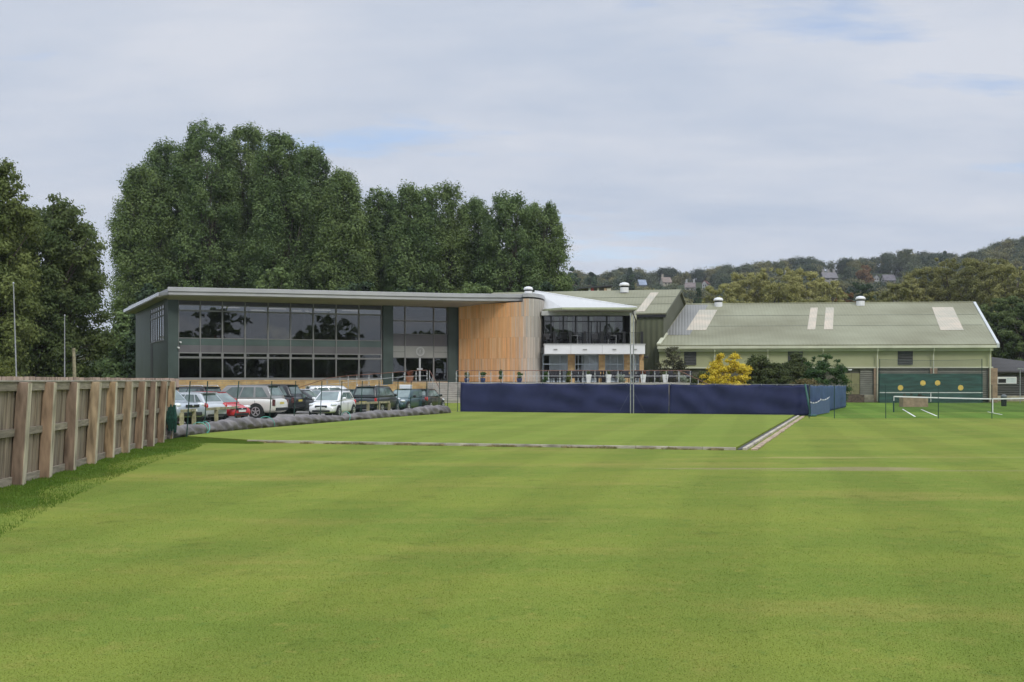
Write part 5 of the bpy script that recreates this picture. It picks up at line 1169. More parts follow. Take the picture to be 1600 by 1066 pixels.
# understorey behind the club
for i, (px, py, hw, D, m_, lb, nm) in enumerate([
    (230, 440, 32, 124, m_ever, 'dark conifer pressed against the left end of the clubhouse', 'conifer_tree'), (202, 485, 26, 132, m_pop, 'rounded dark green tree in the gap left of the clubhouse', 'bush_tree'),
    (172, 540, 20, 140, m_syc, 'small dull green tree low in the gap beside the timber pole', 'bush_tree'), (640, 448, 50, 140, m_ever, 'dark low tree peeping over the roof below the close poplar pair', 'bush_tree'),
    (745, 438, 46, 138, m_pop2, 'green low tree peeping over the roof above the entrance', 'bush_tree'), (430, 418, 40, 140, m_pop2, 'light green low tree peeping over the roof at the middle of the glass front', 'bush_tree'), (560, 440, 50, 142, m_ever, 'dark low tree peeping over the roof at the right end of the glass front', 'bush_tree'), (850, 440, 40, 144, m_ever, 'dark low tree behind the white roof cowl of the drum', 'bush_tree')]):
    con = nm == 'conifer_tree'
    tree(nm, lb, 'tree', (wx(px, D), D), wz(py, D), hw / F * D * 1.1, [(0, 1), (0.4, .8), (0.8, .4), (1, .08)] if con else [(0, .8), (0.3, 1), (0.7, .85), (1, .35)], 120, 0.85, 150, 0.2, m_, 300 + i, 0.0, None, 0.3, 0.03)
# trees at the left
sprof = [(0, .72), (0.2, .85), (0.5, 1.0), (0.75, .92), (0.9, .74), (1, .45)]
def xtra(L, D): return [(wx(px, D) + 0, D + dy, wz(py, D), r) for px, py, r, dy in L]
m_syl = mat_leaf('sycamore_leaf_light', (0.085, 0.118, 0.036), (0.215, 0.25, 0.08), 0.3)
tree('sycamore_tree', 'big dark spreading tree whose branches droop towards the poplars', 'tree', (wx(62, 92), 92), wz(318, 92), 4.4, sprof, 420, 0.95, 300, 0.115, m_syc, 401, 0, 'big trees beyond the board fence', 0.45, 0.05, 0.25, 0.7,
     extra=xtra([(118, 330, .8, 0), (135, 355, .8, 0), (150, 368, .7, -1), (156, 385, .5, 0), (140, 400, .7, 0), (146, 436, .5, 0), (138, 450, .5, -1), (128, 470, .6, 0), (118, 486, .5, 0), (120, 500, .4, 0), (108, 508, .4, 0), (150, 420, .45, 0), (100, 318, .7, 0), (85, 310, .6, 0)], 91))
tree('sycamore_tree', 'tall lighter tree rising at the left edge of the picture', 'tree', (wx(-38, 84), 84), wz(244, 84), 4.0, sprof, 330, 0.9, 300, 0.11, m_syl, 402, 0, 'big trees beyond the board fence', 0.42, 0.12, 0.3, 0.7, extra=xtra([(12, 258, .7, 0), (20, 275, .7, 0), (28, 290, .6, 0), (38, 308, .5, 0), (8, 300, .8, 0), (22, 330, .8, 0), (10, 380, .8, 0)], 84))
tree('sycamore_tree', 'dark lower tree filling the space under the big left tree', 'tree', (wx(45, 105), 105), wz(425, 105), 3.4, sprof, 120, 0.95, 150, 0.19, m_syc, 403, 0, 'big trees beyond the board fence', 0.35, 0.03, 0.2)
tree('sycamore_tree', 'shadowy tree behind the left flagpole', 'tree', (wx(20, 112), 112), wz(390, 112), 5.0, sprof, 130, 1.1, 150, 0.2, m_syc, 404, 0, 'big trees beyond the board fence', 0.35, 0.03, 0.2)
tree('light_shrub', 'pale yellow green shrub poking over the fence at the left edge', 'shrub', (wx(-2, 78), 78), wz(556, 78), 1.5, sprof, 30, 0.45, 120, 0.09, m_lite_l, 405, 0, None, 0.08, 0.1)
tree('light_shrub', 'grey green sapling beside the short flagpole', 'shrub', (wx(108, 98), 98), wz(535, 98), 1.5, sprof, 40, 0.5, 100, 0.1, m_pop2, 406, 0, None, 0.08, 0.05)
# shrubs against the court hall
m_yel = mat_leaf('golden_leaf', (0.56, 0.43, 0.04), (0.80, 0.64, 0.08), 0.8, 0.2)
m_vine = mat_leaf('vine_leaf', (0.055, 0.058, 0.036), (0.12, 0.115, 0.065), 0.8)
m_shr = mat_leaf('shrub_leaf', (0.050, 0.070, 0.026), (0.14, 0.165, 0.06), 0.8)
m_shr2 = mat_leaf('shrub_leaf_green', (0.035, 0.075, 0.026), (0.10, 0.165, 0.055), 0.8)
m_greyl = mat_leaf('silver_leaf', (0.20, 0.24, 0.17), (0.40, 0.44, 0.34), 1.0)
dome = [(0, .9), (0.3, 1.0), (0.6, .9), (0.85, .6), (1, .25)]
for i, (px, py, hw, D, m_, lb, nm, low) in enumerate([
    (1136, 550, 36, 96, m_yel, 'bright golden yellow shrub glowing above the navy windbreak', 'golden_shrub', 0.1), (1052, 540, 22, 106, m_vine, 'thin greyish climber on the left end of the court hall', 'climbing_shrub', 0.1),
    (1186, 548, 20, 98, m_shr, 'dark upright shrub right of the golden one with bare tips', 'dark_shrub', 0.0), (1214, 566, 22, 97, m_shr, 'low dark shrub between two taller dark ones', 'dark_shrub', 0.0),
    (1246, 549, 22, 99, m_shr, 'dark loose shrub beneath the middle louvre window of the court hall', 'dark_shrub', 0.0), (1286, 552, 32, 96, m_shr2, 'broad fresh green shrub at the right end of the dark shrubs', 'green_shrub', 0.0),
    (1100, 580, 26, 99, m_shr, 'low shadowy shrub at the foot of the golden one', 'dark_shrub', 0.0), (1262, 590, 24, 93, mat_leaf('brown_leaf', (0.12, 0.105, 0.045), (0.22, 0.18, 0.08), 1.0), 'dull olive brown low shrub tops behind the windbreak corner', 'brown_shrub', 0.0)]):
    tree(nm, lb, 'shrub', (wx(px, D), D), wz(py, D), hw / F * D * 1.22, dome, 150 if nm != 'climbing_shrub' else 80, 0.38, 120 if nm != 'climbing_shrub' else 60, 0.075, m_, 500 + i, 0, 'shrubs against the court hall', 0.06, low, 0.3, 0.6, squash=0.7)
# pots, planters and small plants on the terrace
m_pot = mat('planter_white', (0.75, 0.76, 0.73), 0.5, 0.05); m_bpot = mat('pot_blue', (0.035, 0.05, 0.11), 0.35, 0.1); m_tpot = mat('pot_terracotta', (0.30, 0.15, 0.09), 0.8, 0.15)
m_flow = mat_leaf('flower_rust', (0.12, 0.05, 0.03), (0.32, 0.10, 0.05), 3.0)
def potted(name, label, px, D, kind, z=TZ + 0.003, group=None, mleaf=None, hh=0.5, rr_=0.3, seed=1):
    x = wx(px, D); t = thing(name, label, 'planter', (x, D, z), group)
    if kind == 'white': mb = MB(); mb.hexa([(x - .14, D - .14, z), (x + .14, D - .14, z), (x + .14, D + .14, z), (x - .14, D + .14, z), (x - .22, D - .22, z + .62), (x + .22, D - .22, z + .62), (x + .22, D + .22, z + .62), (x - .22, D + .22, z + .62)]); mb.build('pot', m_pot, t, bevel=0.012); pz = z + .62
    elif kind == 'blue': MB().lathe([(.15, 0), (.21, .2), (.2, .32), (.22, .36)], (x, D, z), 14).build('pot', m_bpot, t, smooth=False); pz = z + .36
    elif kind == 'clay': MB().lathe([(.22, 0), (.34, .5), (.37, .55)], (x, D, z), 14).build('pot', m_tpot, t); pz = z + .55
    else: pz = z
    g = np.random.default_rng(seed)
    cl = []
    for k in range(12):
        v = g.random()
        if kind == 'cone' : r_ = rr_ * (1 - v * 0.85); cl.append((x + g.uniform(-1, 1) * r_ * .6, D + g.uniform(-1, 1) * r_ * .6, pz + 0.1 + hh * v, 0.10 + .12 * (1 - v)))
        else: a = g.random() * 6.28; cl.append((x + math.cos(a) * rr_ * .6 * g.random(), D + math.sin(a) * rr_ * .6 * g.random(), pz + hh * (.15 + .7 * v), rr_ * .42))
    MB().tube([(x, D, pz - 0.02), (x, D, pz + hh * .6)], 0.02, 6).build('stem', m_bark, t)
    np_mesh('foliage', leaf_cloud(cl, 70, 0.045, seed + 9), 4, mleaf, t); return t
W_ = 'white tapered planters on the terrace'
for i, (px, lb) in enumerate([(919.8, 'white tapered planter nearest the timber drum, leaves just topping it'), (950.8, 'white tapered planter between the second and third stone pillars'), (1005, 'white tapered planter with rusty flowers beside the corner pillar'), (1039.5, 'white tapered planter nearest the shrub end of the terrace')]):
    potted('white_planter', lb, px, 89.5, 'white', group=W_, mleaf=m_flow if i == 2 else m_shr, hh=0.28, rr_=0.2, seed=20 + i)
B_ = 'blue pots along the timber wall'
for i, (px, lb) in enumerate([(729.5, 'blue pot with dark bushy plant at the left end of the timber wall'), (754.5, 'blue pot with low spreading plant, second along the timber wall'), (811.5, 'blue pot with sparse plant under the greying timber')]):
    potted('blue_pot', lb, px, 90.2, 'blue', group=B_, mleaf=m_shr2 if i else m_shr, hh=0.45, rr_=0.3, seed=30 + i)
potted('small_conifer', 'small pointed conifer standing before the orange timber boards', 782.5, 90.2, 'cone', mleaf=m_shr2, hh=0.85, rr_=0.32, seed=41)
potted('small_conifer', 'small pointed conifer at the edge of the timber drum', 853, 90, 'cone', mleaf=m_shr2, hh=0.8, rr_=0.34, seed=42)
potted('small_conifer', 'small leafy cone plant left of the first white planter', 889, 90, 'cone', mleaf=m_lite_l, hh=0.75, rr_=0.34, seed=43)
potted('round_bush', 'grey green rounded bush beside the twin poles', 970, 89.4, 'none', mleaf=m_greyl, hh=0.65, rr_=0.45, seed=44)
potted('round_bush', 'silvery rounded bush near the end of the terrace', 1068, 89.4, 'none', mleaf=m_greyl, hh=0.6, rr_=0.42, seed=45)
potted('terracotta_planter', 'terracotta planter with red flowers by the entrance doors', 640, 93.6, 'clay', mleaf=m_flow, hh=0.4, rr_=0.35, seed=46)
g9 = np.random.default_rng(77); cl = [(lerp(wx(1411, 90), wx(1446, 90), g9.random()), 90.15 + 0.2 * g9.random(), 0.78 + 0.22 * g9.random() ** 2, 0.1) for _ in range(26)]
np_mesh('foliage', leaf_cloud(cl, 22, 0.045, 78), 4, m_vine, tr)

# ================================================================ hills, woodland, houses
RIDGE = [(-600, 20), (-360, 26), (-300, 24), (-200, 30), (-60, 56), (27, 67), (133, 71), (200, 76), (258, 79), (311, 80), (342, 88), (373, 93), (500, 104), (900, 110)]
def hill_z(x, y):
    r = interp(x * 800 / max(y, 300), RIDGE)
    return r * min(1, max(0, (y - 230) / 570)) ** 1.3 * (1 - 0.25 * sstep(850, 1500, y)) - 0.3
hx = list(range(-900, 1201, 30)); hy = list(range(215, 1600, 25))
tag(grid_mesh(hx, hy, hill_z).build('hillside', lawn_mat('hill_grass', (0.035, 0.048, 0.022), (0.05, 0.06, 0.028), (0.06, 0.065, 0.03), stripe=0.0, fine=0.6), smooth=True), kind='structure')
g = np.random.default_rng(21); cls = []; HOUSES_C = [(1043, 690), (1100, 690), (1080, 640), (1003, 700), (1300, 690), (1372, 690), (1392, 640), (1405, 720), (938, 560), (1206, 600)]
tops_ridge = [(860, 425), (900, 421), (930, 430), (985, 414), (1010, 425), (1040, 413), (1060, 421), (1100, 414), (1150, 413), (1200, 409), (1250, 401), (1300, 403), (1340, 401), (1380, 396), (1410, 389), (1450, 394), (1500, 397), (1540, 387), (1570, 373), (1640, 362)]
HS = [(1005, 452, 10), (1043, 447, 11), (1101, 452, 8), (1078, 456, 11), (1298, 440, 16), (1370, 441, 8), (1391, 443, 12), (1404, 431, 7), (1232, 437, 5)]
def hides(x, D, ztop, r):
    px = CX + x / D * F; py = CY - (ztop - H) / D * F; rp = r / D * F
    return any(abs(px - a) < w_ + rp * .7 and py < b - 5 and D < 775 for a, b, w_ in HS)
kinds3 = {0: [], 1: [], 2: []}
def hill_tree(x, D, r, h, k=None):
    z = hill_z(x, D)
    if hides(x, D, z + h, r): return
    k = int(g.integers(0, 3)) if k is None else k
    for _k in range(11):
        a = g.random() * 6.28; e = g.random() * 1.6 - .2; q = r * 0.62
        kinds3[k].append((x + math.cos(a) * math.cos(e) * q, D + math.sin(a) * math.cos(e) * q, z + h - r + math.sin(e) * q * 1.1 - (r * .5 if e < .3 else 0), r * g.uniform(.34, .55)))
    kinds3[k] += [(x + g.uniform(-.5, .5) * r, D + g.uniform(-.5, .5) * r, z + q_ * max(0.5, h - r) , r * .5) for q_ in (0.15, 0.5, 0.85)]
for px in np.arange(845, 1650, 7.0):       # crowns along the skyline
    D = 790 + g.uniform(-30, 30); r = g.uniform(5.0, 9.5); x = wx(px, D); top = wz(interp(px, tops_ridge) + g.uniform(-1, 6), D)
    hill_tree(x, D, r, max(8, top - hill_z(x, D)), int(g.choice([0, 2, 2, 0, 1])))
for _ in range(2100):
    D = 250 + 540 * g.random() ** 0.75; px = g.uniform(830, 1690); r = g.uniform(4.0, 7.5)
    x = wx(px, D)
    h = r * g.uniform(1.5, 2.0)
    if D > 500 and CY - (hill_z(x, D) + h - H) / D * F < interp(px, tops_ridge): h *= 0.6
    hill_tree(x, D, r, h)
for _ in range(130):
    D = 250 + 530 * g.random(); hill_tree(wx(g.uniform(-150, 840), D), D, g.uniform(4, 7), g.uniform(8, 12))
for px in np.arange(60, 230, 6.0):
    D = 780; x = wx(px, D); hill_tree(x, D, g.uniform(5, 8), max(6, wz(524 + g.uniform(-3, 6), D) - hill_z(x, D)), 0)
for k, (m_, lb) in enumerate(((m_wood, 'mid green mixed woodland on the distant hillside and its ridge'), (m_wood2, 'olive and yellowing woodland scattered over the distant hillside'), (m_wood3, 'darkest evergreen woodland along the distant ridge'))):
    tag(np_mesh('hill_woodland', leaf_cloud(kinds3[k], 80, 0.5, 22 + k, 0.85, nb=2.6, up=0.8), 4, m_), lb, 'woodland', kind='stuff')
bigt = [  # willows and nearer trees in front of the hill, px, top, halfwidth, D, material, label
    (1128, 452, 34, 205, m_willow, 'low yellowish willow nearest the tall hall'), (1165, 432, 38, 215, m_willow, 'yellow green willow behind the left roof cowl of the court hall'), (1212, 424, 42, 210, m_willow, 'tall pale willow in the middle of the yellowish clump'), (1255, 428, 40, 218, m_willow, 'rounded pale willow right of the tallest in the clump'), (1296, 446, 30, 206, m_willow, 'low willow closing the right side of the yellowish clump'),
    (1345, 440, 24, 260, m_ever, 'dark green round tree above the right roof cowl'), (1322, 456, 20, 235, m_autumn, 'brownish tree between the willow clump and the dark round tree'), (1366, 462, 26, 200, m_willow2, 'low olive tree just above the court hall ridge'),
    (1408, 447, 36, 195, m_willow2, 'olive tree at the left of the big right hand mass'), (1448, 424, 46, 200, m_willow2, 'broad olive willow above the right end of the court hall roof'), (1492, 408, 46, 196, m_willow2, 'highest olive willow of the right hand mass'), (1538, 410, 46, 190, m_willow2, 'olive willow beside the highest one, towards the edge'), (1582, 418, 44, 182, m_willow2, 'willow at the right edge behind the annexe'), (1625, 430, 40, 176, m_willow2, 'willow cut by the right edge of the picture'),
    (1572, 470, 40, 150, m_syc, 'dark tree directly behind the annexe and roof verge'), (1606, 480, 36, 146, m_syc, 'dark low tree at the right edge above the annexe')]
for i, (px, py, hw, D, m_, lb) in enumerate(bigt):
    tree('willow_tree' if 'willow' in lb else 'broadleaf_tree', lb, 'tree', (wx(px, D), D), wz(py - (7 if D < 220 else 0), D), hw / F * D * 1.22, sprof, 300, hw / F * D * 0.17, 260, 0.14 if D > 170 else 0.125, m_, 600 + i, 0, 'trees behind the court hall', 0.4, 0.05, 0.25)
rid = [(985, 417, 9, 560, m_ever, 'dark pointed conifer above the white roof cowl of the tall hall', 1), (1090, 450, 10, 300, m_ever, 'dark rounded conifer beside the white gabled house', 0), (1416, 389, 22, 740, m_wood, 'large dome shaped tree standing out on the ridge', 0), (1476, 391, 8, 740, m_ever, 'small dark pine on the ridge right of the dome shaped tree', 1), (1352, 414, 12, 640, m_autumn, 'orange autumn tree on the slope below the ridge', 0), (895, 418, 14, 520, m_ever, 'dark spreading pine beside the rightmost poplar', 0), (925, 425, 12, 530, m_ever, 'dark pine between the poplars and the pointed conifer', 0)]
for i, (px, py, hw, D, m_, lb, con) in enumerate(rid):
    x = wx(px, D); z0 = hill_z(x, D); h = wz(py, D) - z0
    if h < 6: z0 = wz(py, D) - 10; h = 10
    tree('conifer_tree' if m_ is m_ever else 'broadleaf_tree', lb, 'tree', (x, D), h, hw / F * D, [(0, 1), (.5, .75), (.85, .4), (1, .1)] if con else dome, 70, hw / F * D * 0.32, 130, 0.5, m_, 700 + i, z0, 'single trees standing out on the hill', 0.5, 0.12)
def house(label, px, py_base, D, wpx, hpx, depth, wallc, roofc, turn, chim=1, gable=True):
    z0 = wz(py_base, D); c = Vector((wx(px, D), D)); w_ = wpx / F * D; h_ = hpx / F * D
    D = next((d for d in range(300, 800, 4) if hill_z(wx(px, d), d) >= wz(py_base, d) - 1.0), D); z0 = wz(py_base - 1, D); c = Vector((wx(px, D), D)); w_ = wpx * .85 / F * D; h_ = hpx * .9 / F * D
    t = thing('house', label, 'house', (c.x, c.y, 0), 'houses on the wooded hill')
    u = Vector((math.cos(turn), math.sin(turn))); fr = Fr(c - u * w_ / 2, u)
    wallc = tuple(v * .72 for v in wallc); mw, mr_ = mat('house_wall', wallc, 0.8, 0.06), mat('house_roof', roofc, 0.8, 0.15, 0.5)
    rh = 0.55 * w_ if gable else 0.4 * depth
    mb = MB(); mb.fb(fr, 0, w_, -depth, 0, -6, h_)
    if gable:
        for d in (0, -depth): mb.slab([fr.pt(0, d, h_), fr.pt(w_, d, h_), fr.pt(w_ / 2, d, h_ + rh)], 0.15)
    else:
        for a in (0, w_): mb.slab([fr.pt(a, 0, h_), fr.pt(a, -depth, h_), fr.pt(a, -depth / 2, h_ + rh)], 0.15)
    mb.build('wall', mw, t)
    mb = MB(); e = 0.35
    if gable:
        mb.slab([fr.pt(-e, e, h_ - .2), fr.pt(w_ / 2, e, h_ + rh + .1), fr.pt(w_ / 2, -depth - e, h_ + rh + .1), fr.pt(-e, -depth - e, h_ - .2)], 0.25); mb.slab([fr.pt(w_ + e, e, h_ - .2), fr.pt(w_ / 2, e, h_ + rh + .1), fr.pt(w_ / 2, -depth - e, h_ + rh + .1), fr.pt(w_ + e, -depth - e, h_ - .2)], 0.25)
    else:
        mb.slab([fr.pt(-e, e, h_ - .2), fr.pt(w_ + e, e, h_ - .2), fr.pt(w_ + e, -depth / 2, h_ + rh + .1), fr.pt(-e, -depth / 2, h_ + rh + .1)], 0.25); mb.slab([fr.pt(-e, -depth - e, h_ - .2), fr.pt(w_ + e, -depth - e, h_ - .2), fr.pt(w_ + e, -depth / 2, h_ + rh + .1), fr.pt(-e, -depth / 2, h_ + rh + .1)], 0.25)
    r_ = mb.build('roof', mr_, t)
    for k in range(chim):
        a = w_ * (0.5 if gable else (0.12 + 0.76 * k / max(1, chim - 1))); q = -depth * 0.7 if gable else -depth / 2
        MB().fb(fr, a - .6, a + .6, q - .5, q + .5, h_ + rh - 1, h_ + rh + 2.2).build('chimney', mw, r_)
    for k in range(2):
        a = w_ * (0.2 + 0.4 * k); MB().fb(fr, a, a + w_ * 0.18, 0.0, 0.08, h_ * .4, h_ * .75).build('window', m_black, t)
    t.location.z = z0
house('bluish slate roofed house half hidden above the white roof cowl', 1005, 452, 560, 13, 6, 9, (0.45, 0.45, 0.45), (0.22, 0.26, 0.33), 0.1, 0, False)
house('pale stone house with brown roof and tall chimney among hillside trees', 1043, 447, 560, 16, 5, 9, (0.50, 0.46, 0.36), (0.20, 0.16, 0.13), 0.15, 1, False)
house('white gabled house with dark red roof beside a dark conifer', 1101, 452, 420, 9, 9, 11, (0.62, 0.62, 0.60), (0.17, 0.07, 0.06), -0.35, 0, True)
house('grey roofed house left of the white gabled one', 1078, 456, 430, 18, 6, 8, (0.5, 0.5, 0.48), (0.17, 0.14, 0.13), -0.2, 2, False)
house('terrace of grey roofed houses with several chimneys above the willow clump', 1298, 440, 560, 26, 5, 9, (0.42, 0.40, 0.36), (0.17, 0.16, 0.165), 0.05, 3, False)
house('white black-timbered gable house above the orange tree', 1370, 441, 520, 9, 7, 10, (0.55, 0.55, 0.54), (0.12, 0.11, 0.12), -0.2, 0, True)
house('wide dark roofed house next to the black-timbered gable', 1391, 443, 500, 20, 4, 9, (0.40, 0.37, 0.34), (0.12, 0.11, 0.12), 0.0, 0, False)
house('small white house tucked under the dome shaped tree', 1404, 431, 600, 8, 5, 8, (0.55, 0.55, 0.54), (0.2, 0.2, 0.2), 0.2, 1, True)
house('pale tall house glimpsed through the top of the willow clump', 1232, 437, 420, 6, 4, 6, (0.62, 0.6, 0.52), (0.2, 0.18, 0.16), 0.1, 1, False)
sh = thing('hillside_shed', 'long low shed with dark roof and red and white doors above the tall hall', 'shed', (wx(938, 190), 190, wz(458, 190)))
fs = Fr((wx(912, 190), 190), (1, 0.0)); zs = wz(460, 190)
MB().fb(fs, 0, fs.s_at(955), -4, 0, zs - 20, wz(449.5, 190)).build('wall', mat('shed_wall', (0.10, 0.085, 0.07), 0.8, 0.2), sh)
MB().slab([fs.pt(-1, 0.5, wz(452, 190)), fs.pt(fs.s_at(957), 0.5, wz(447.5, 190)), fs.pt(fs.s_at(957), -5, wz(447, 190)), fs.pt(-1, -5, wz(451, 190))], 0.2).build('roof', mat('shed_roof', (0.05, 0.052, 0.055), 0.7, 0.1), sh)
for p0, p1, cc in ((919.5, 923, (0.7, 0.7, 0.66)), (923.3, 928, (0.42, 0.07, 0.07)), (933, 936, (0.55, 0.5, 0.4)), (944, 947.5, (0.6, 0.42, 0.26)), (948, 954.5, (0.68, 0.62, 0.52))):
    MB().fb(fs, fs.s_at(p0), fs.s_at(p1), 0.0, 0.1, wz(457, 190), wz(450, 190)).build('door', mat('shed_door', cc, 0.7, 0.05), sh)
# trees behind the viewer, seen mirrored in the club windows
for i, (x, y, h, rd) in enumerate([(30, -50, 13, 7), (48, -62, 16, 8), (66, -54, 12, 7), (84, -66, 17.5, 8), (104, -56, 13.5, 8), (122, -70, 18, 9), (145, -60, 14, 8), (12, -60, 14, 8), (-12, -52, 12, 7), (39, -80, 11, 9), (57, -84, 10, 9), (75, -80, 11, 9), (94, -88, 11, 10), (113, -84, 10, 10), (134, -90, 12, 10)]):
    tree('park_tree', 'leafy tree across the ground, number %s along, mirrored in the club windows' % ['one', 'two', 'three', 'four', 'five', 'six', 'seven', 'eight', 'nine', 'ten', 'eleven', 'twelve', 'thirteen', 'fourteen', 'fifteen'][i], 'tree', (x, y), h + 2, rd, sprof, 70, 1.7, 90, 0.5, m_syc, 800 + i, 0, 'trees behind the viewer', 0.4, 0.03, 0.2)
# ================================================================ cars
m_tyre = mat('tyre_rubber', (0.02, 0.02, 0.021), 0.85, 0.2, 20)
m_cglass = mat('car_glass', (0.12, 0.165, 0.155), 0.03, 0.3, 1.2, spec=1.0)
m_trim = mat('car_trim', (0.022, 0.022, 0.024), 0.6, 0.1)
m_rimm = mat('rim_silver', (0.55, 0.56, 0.57), 0.3, 0.08, 8, metal=0.5)
m_headl = mat('headlamp', (0.72, 0.75, 0.77), 0.12, 0.12, 14, spec=0.9)
m_taill = mat('tail_lamp', (0.50, 0.02, 0.02), 0.15, 0.15, 14, spec=0.8)
m_taild = mat('tail_lamp_dark', (0.10, 0.03, 0.03), 0.15, 0.3, 14, spec=0.8)
m_ply, m_plw = mat('plate_yellow', (0.65, 0.52, 0.12), 0.5, 0.08, 10), mat('plate_white', (0.7, 0.7, 0.68), 0.5, 0.06, 10)
m_chrome = mat('chrome', (0.75, 0.76, 0.77), 0.12, 0.05, metal=0.9)
KINDS = dict(
    hatch=dict(L=3.95, W=1.70, H=1.50, r=0.31, st=[(0, .30, .52, .74), (.06, .24, .64, .86), (.22, .22, .74, .93), (.55, .21, .83, .97), (.95, .20, .92, .99), (1.5, .20, .95, 1), (2.6, .20, .97, 1), (3.3, .21, .98, .985), (3.7, .24, .95, .95), (3.88, .27, .86, .90), (3.95, .34, .70, .80)], cb=(.80, 3.78), ct=(1.65, 3.30), zb=.93, wheels=(.72, 3.22), wb=.465, wt=.365),
    suv=dict(L=4.95, W=1.98, H=1.84, r=0.385, st=[(0, .42, .72, .82), (.07, .34, .92, .93), (.25, .32, 1.02, .97), (.9, .30, 1.08, .99), (1.4, .29, 1.12, 1), (2.4, .29, 1.14, 1), (3.8, .29, 1.14, 1), (4.5, .30, 1.14, .985), (4.82, .34, 1.10, .96), (4.91, .38, 1.0, .93), (4.95, .46, .8, .90)], cb=(1.25, 4.80), ct=(2.05, 4.42), zb=1.11, wheels=(.92, 3.86), wb=.47, wt=.40),
    wagon=dict(L=4.5, W=1.76, H=1.50, r=0.315, st=[(0, .30, .52, .76), (.07, .24, .66, .88), (.25, .22, .76, .94), (.8, .21, .86, .98), (1.25, .20, .92, 1), (2, .20, .94, 1), (3.4, .20, .95, 1), (4.1, .22, .95, .98), (4.4, .26, .9, .94), (4.5, .34, .7, .86)], cb=(1.12, 4.38), ct=(1.95, 4.0), zb=.91, wheels=(.84, 3.5), wb=.465, wt=.375),
    mpv=dict(L=4.5, W=1.80, H=1.72, r=0.32, st=[(0, .30, .6, .76), (.07, .24, .76, .88), (.25, .22, .88, .94), (.7, .21, .98, .98), (1.05, .20, 1.04, 1), (2, .20, 1.05, 1), (3.6, .20, 1.05, 1), (4.2, .22, 1.05, .98), (4.42, .26, .98, .94), (4.5, .34, .75, .88)], cb=(.85, 4.4), ct=(1.75, 4.12), zb=1.02, wheels=(.84, 3.55), wb=.47, wt=.39))
def car(label, kind, col, px, D, heading, group='cars parked beside the clubhouse', rails=False, box=None, plate_f=True, roofcol=None, tail_hi=False, name='parked_car', metal=0.12):
    k = KINDS[kind]; L, W, Hh, r = k['L'], k['W'], k['H'], k['r']
    root = thing(name, label, 'car', (0, 0, 0), group)
    mp_ = mat('car_paint', col, 0.32, 0.03, 1.5, metal=metal, spec=0.5, coat=0.6)
    X = lambda s: L / 2 - s
    mb = MB(); n = 0
    for (s, zb, zt, wf) in k['st']:
        w = W / 2 * wf; mid = lerp(zb, zt, 0.62)
        half = [(0, zt), (w * .55, zt - .008), (w * .86, zt - .03), (w * .97, zt - .10), (w, mid), (w * .985, lerp(zb, zt, .3)), (w * .95, zb + .08), (w * .84, zb), (0, zb)]
        ring_ = [(X(s), y, z) for y, z in half] + [(X(s), -y, z) for y, z in half[-2:0:-1]]
        n = len(ring_); mb.v += ring_
    m_ = len(k['st'])
    mb.f = [(i * n + j, i * n + (j + 1) % n, (i + 1) * n + (j + 1) % n, (i + 1) * n + j) for i in range(m_ - 1) for j in range(n)] + [tuple(range(n)), tuple((m_ - 1) * n + j for j in range(n))]
    mb.build('body', mp_, root, smooth=True, sub=1)
    zb = k['zb']; (b0, b1), (t0, t1) = k['cb'], k['ct']; wb, wt = W * k['wb'], W * k['wt']; zt = Hh
    zb_ = zb - 0.05
    A = lambda sd: [Vector((X(b0), sd * wb, zb_)), Vector((X(b1), sd * wb * .97, zb_)), Vector((X(t1), sd * wt * .97, zt - .05)), Vector((X(t0), sd * wt, zt - .05))]
    l, rr_ = A(1), A(-1)
    cabm = mp_ if roofcol is None else mat('car_roof_paint', roofcol, 0.3, 0.03, coat=0.6)
    mb = MB(); mb.add(l + rr_, [(0, 1, 2, 3), (7, 6, 5, 4), (0, 3, 7, 4), (1, 5, 6, 2), (3, 2, 6, 7), (0, 4, 5, 1)])
    cab = mb.build('cabin', cabm, root, bevel=0.07, smooth=True, seg=3)
    def crown():
        ns = 7; q = MB()
        for i in range(ns):
            u = i / (ns - 1); x = lerp(X(t0) + .02, X(t1) - .02, u)
            for j in range(ns): v = j / (ns - 1) * 2 - 1; q.v.append((x, v * wt * (.97 - .02 * u), zt - .055 + .055 * (1 - v * v) ** .5 * math.sin(math.pi * (0.12 + .76 * u)) ** .5))
        q.f = [(i * ns + j, i * ns + j + 1, (i + 1) * ns + j + 1, (i + 1) * ns + j) for i in range(ns - 1) for j in range(ns - 1)]
        return q
    crown().build('roof', cabm, root, smooth=True)
    def bil(q, u, v): return q[0].lerp(q[1], u).lerp(q[3].lerp(q[2], u), v)
    def glass(q, poly, nm, out=0.008):
        pts = [bil(q, u, v) for u, v in poly]; nr = (q[1] - q[0]).cross(q[3] - q[0]).normalized(); c = sum(pts, Vector()) / len(pts)
        if nr.dot(c - Vector((0, 0, zb))) < 0: nr = -nr
        return MB().slab([p + nr * out for p in pts], 0.004).build(nm, m_cglass, cab)
    for q in (l, rr_):
        glass(q, [(.085, .2), (.47, .2), (.47, .86), (.20, .86)] if kind != 'suv' else [(.07, .14), (.42, .14), (.42, .88), (.17, .88)], 'side_window')
        glass(q, [(.50, .2), (.78, .2), (.77, .86), (.50, .86)] if kind != 'suv' else [(.45, .14), (.68, .14), (.68, .88), (.45, .88)], 'side_window')
        glass(q, [(.81, .22), (.93, .28), (.86, .84), (.80, .86)] if kind != 'suv' else [(.72, .14), (.93, .16), (.87, .86), (.72, .88)], 'side_window')
    glass([l[0], rr_[0], rr_[3], l[3]], [(.07, .10), (.93, .10), (.91, .92), (.09, .92)], 'windscreen', 0.012)
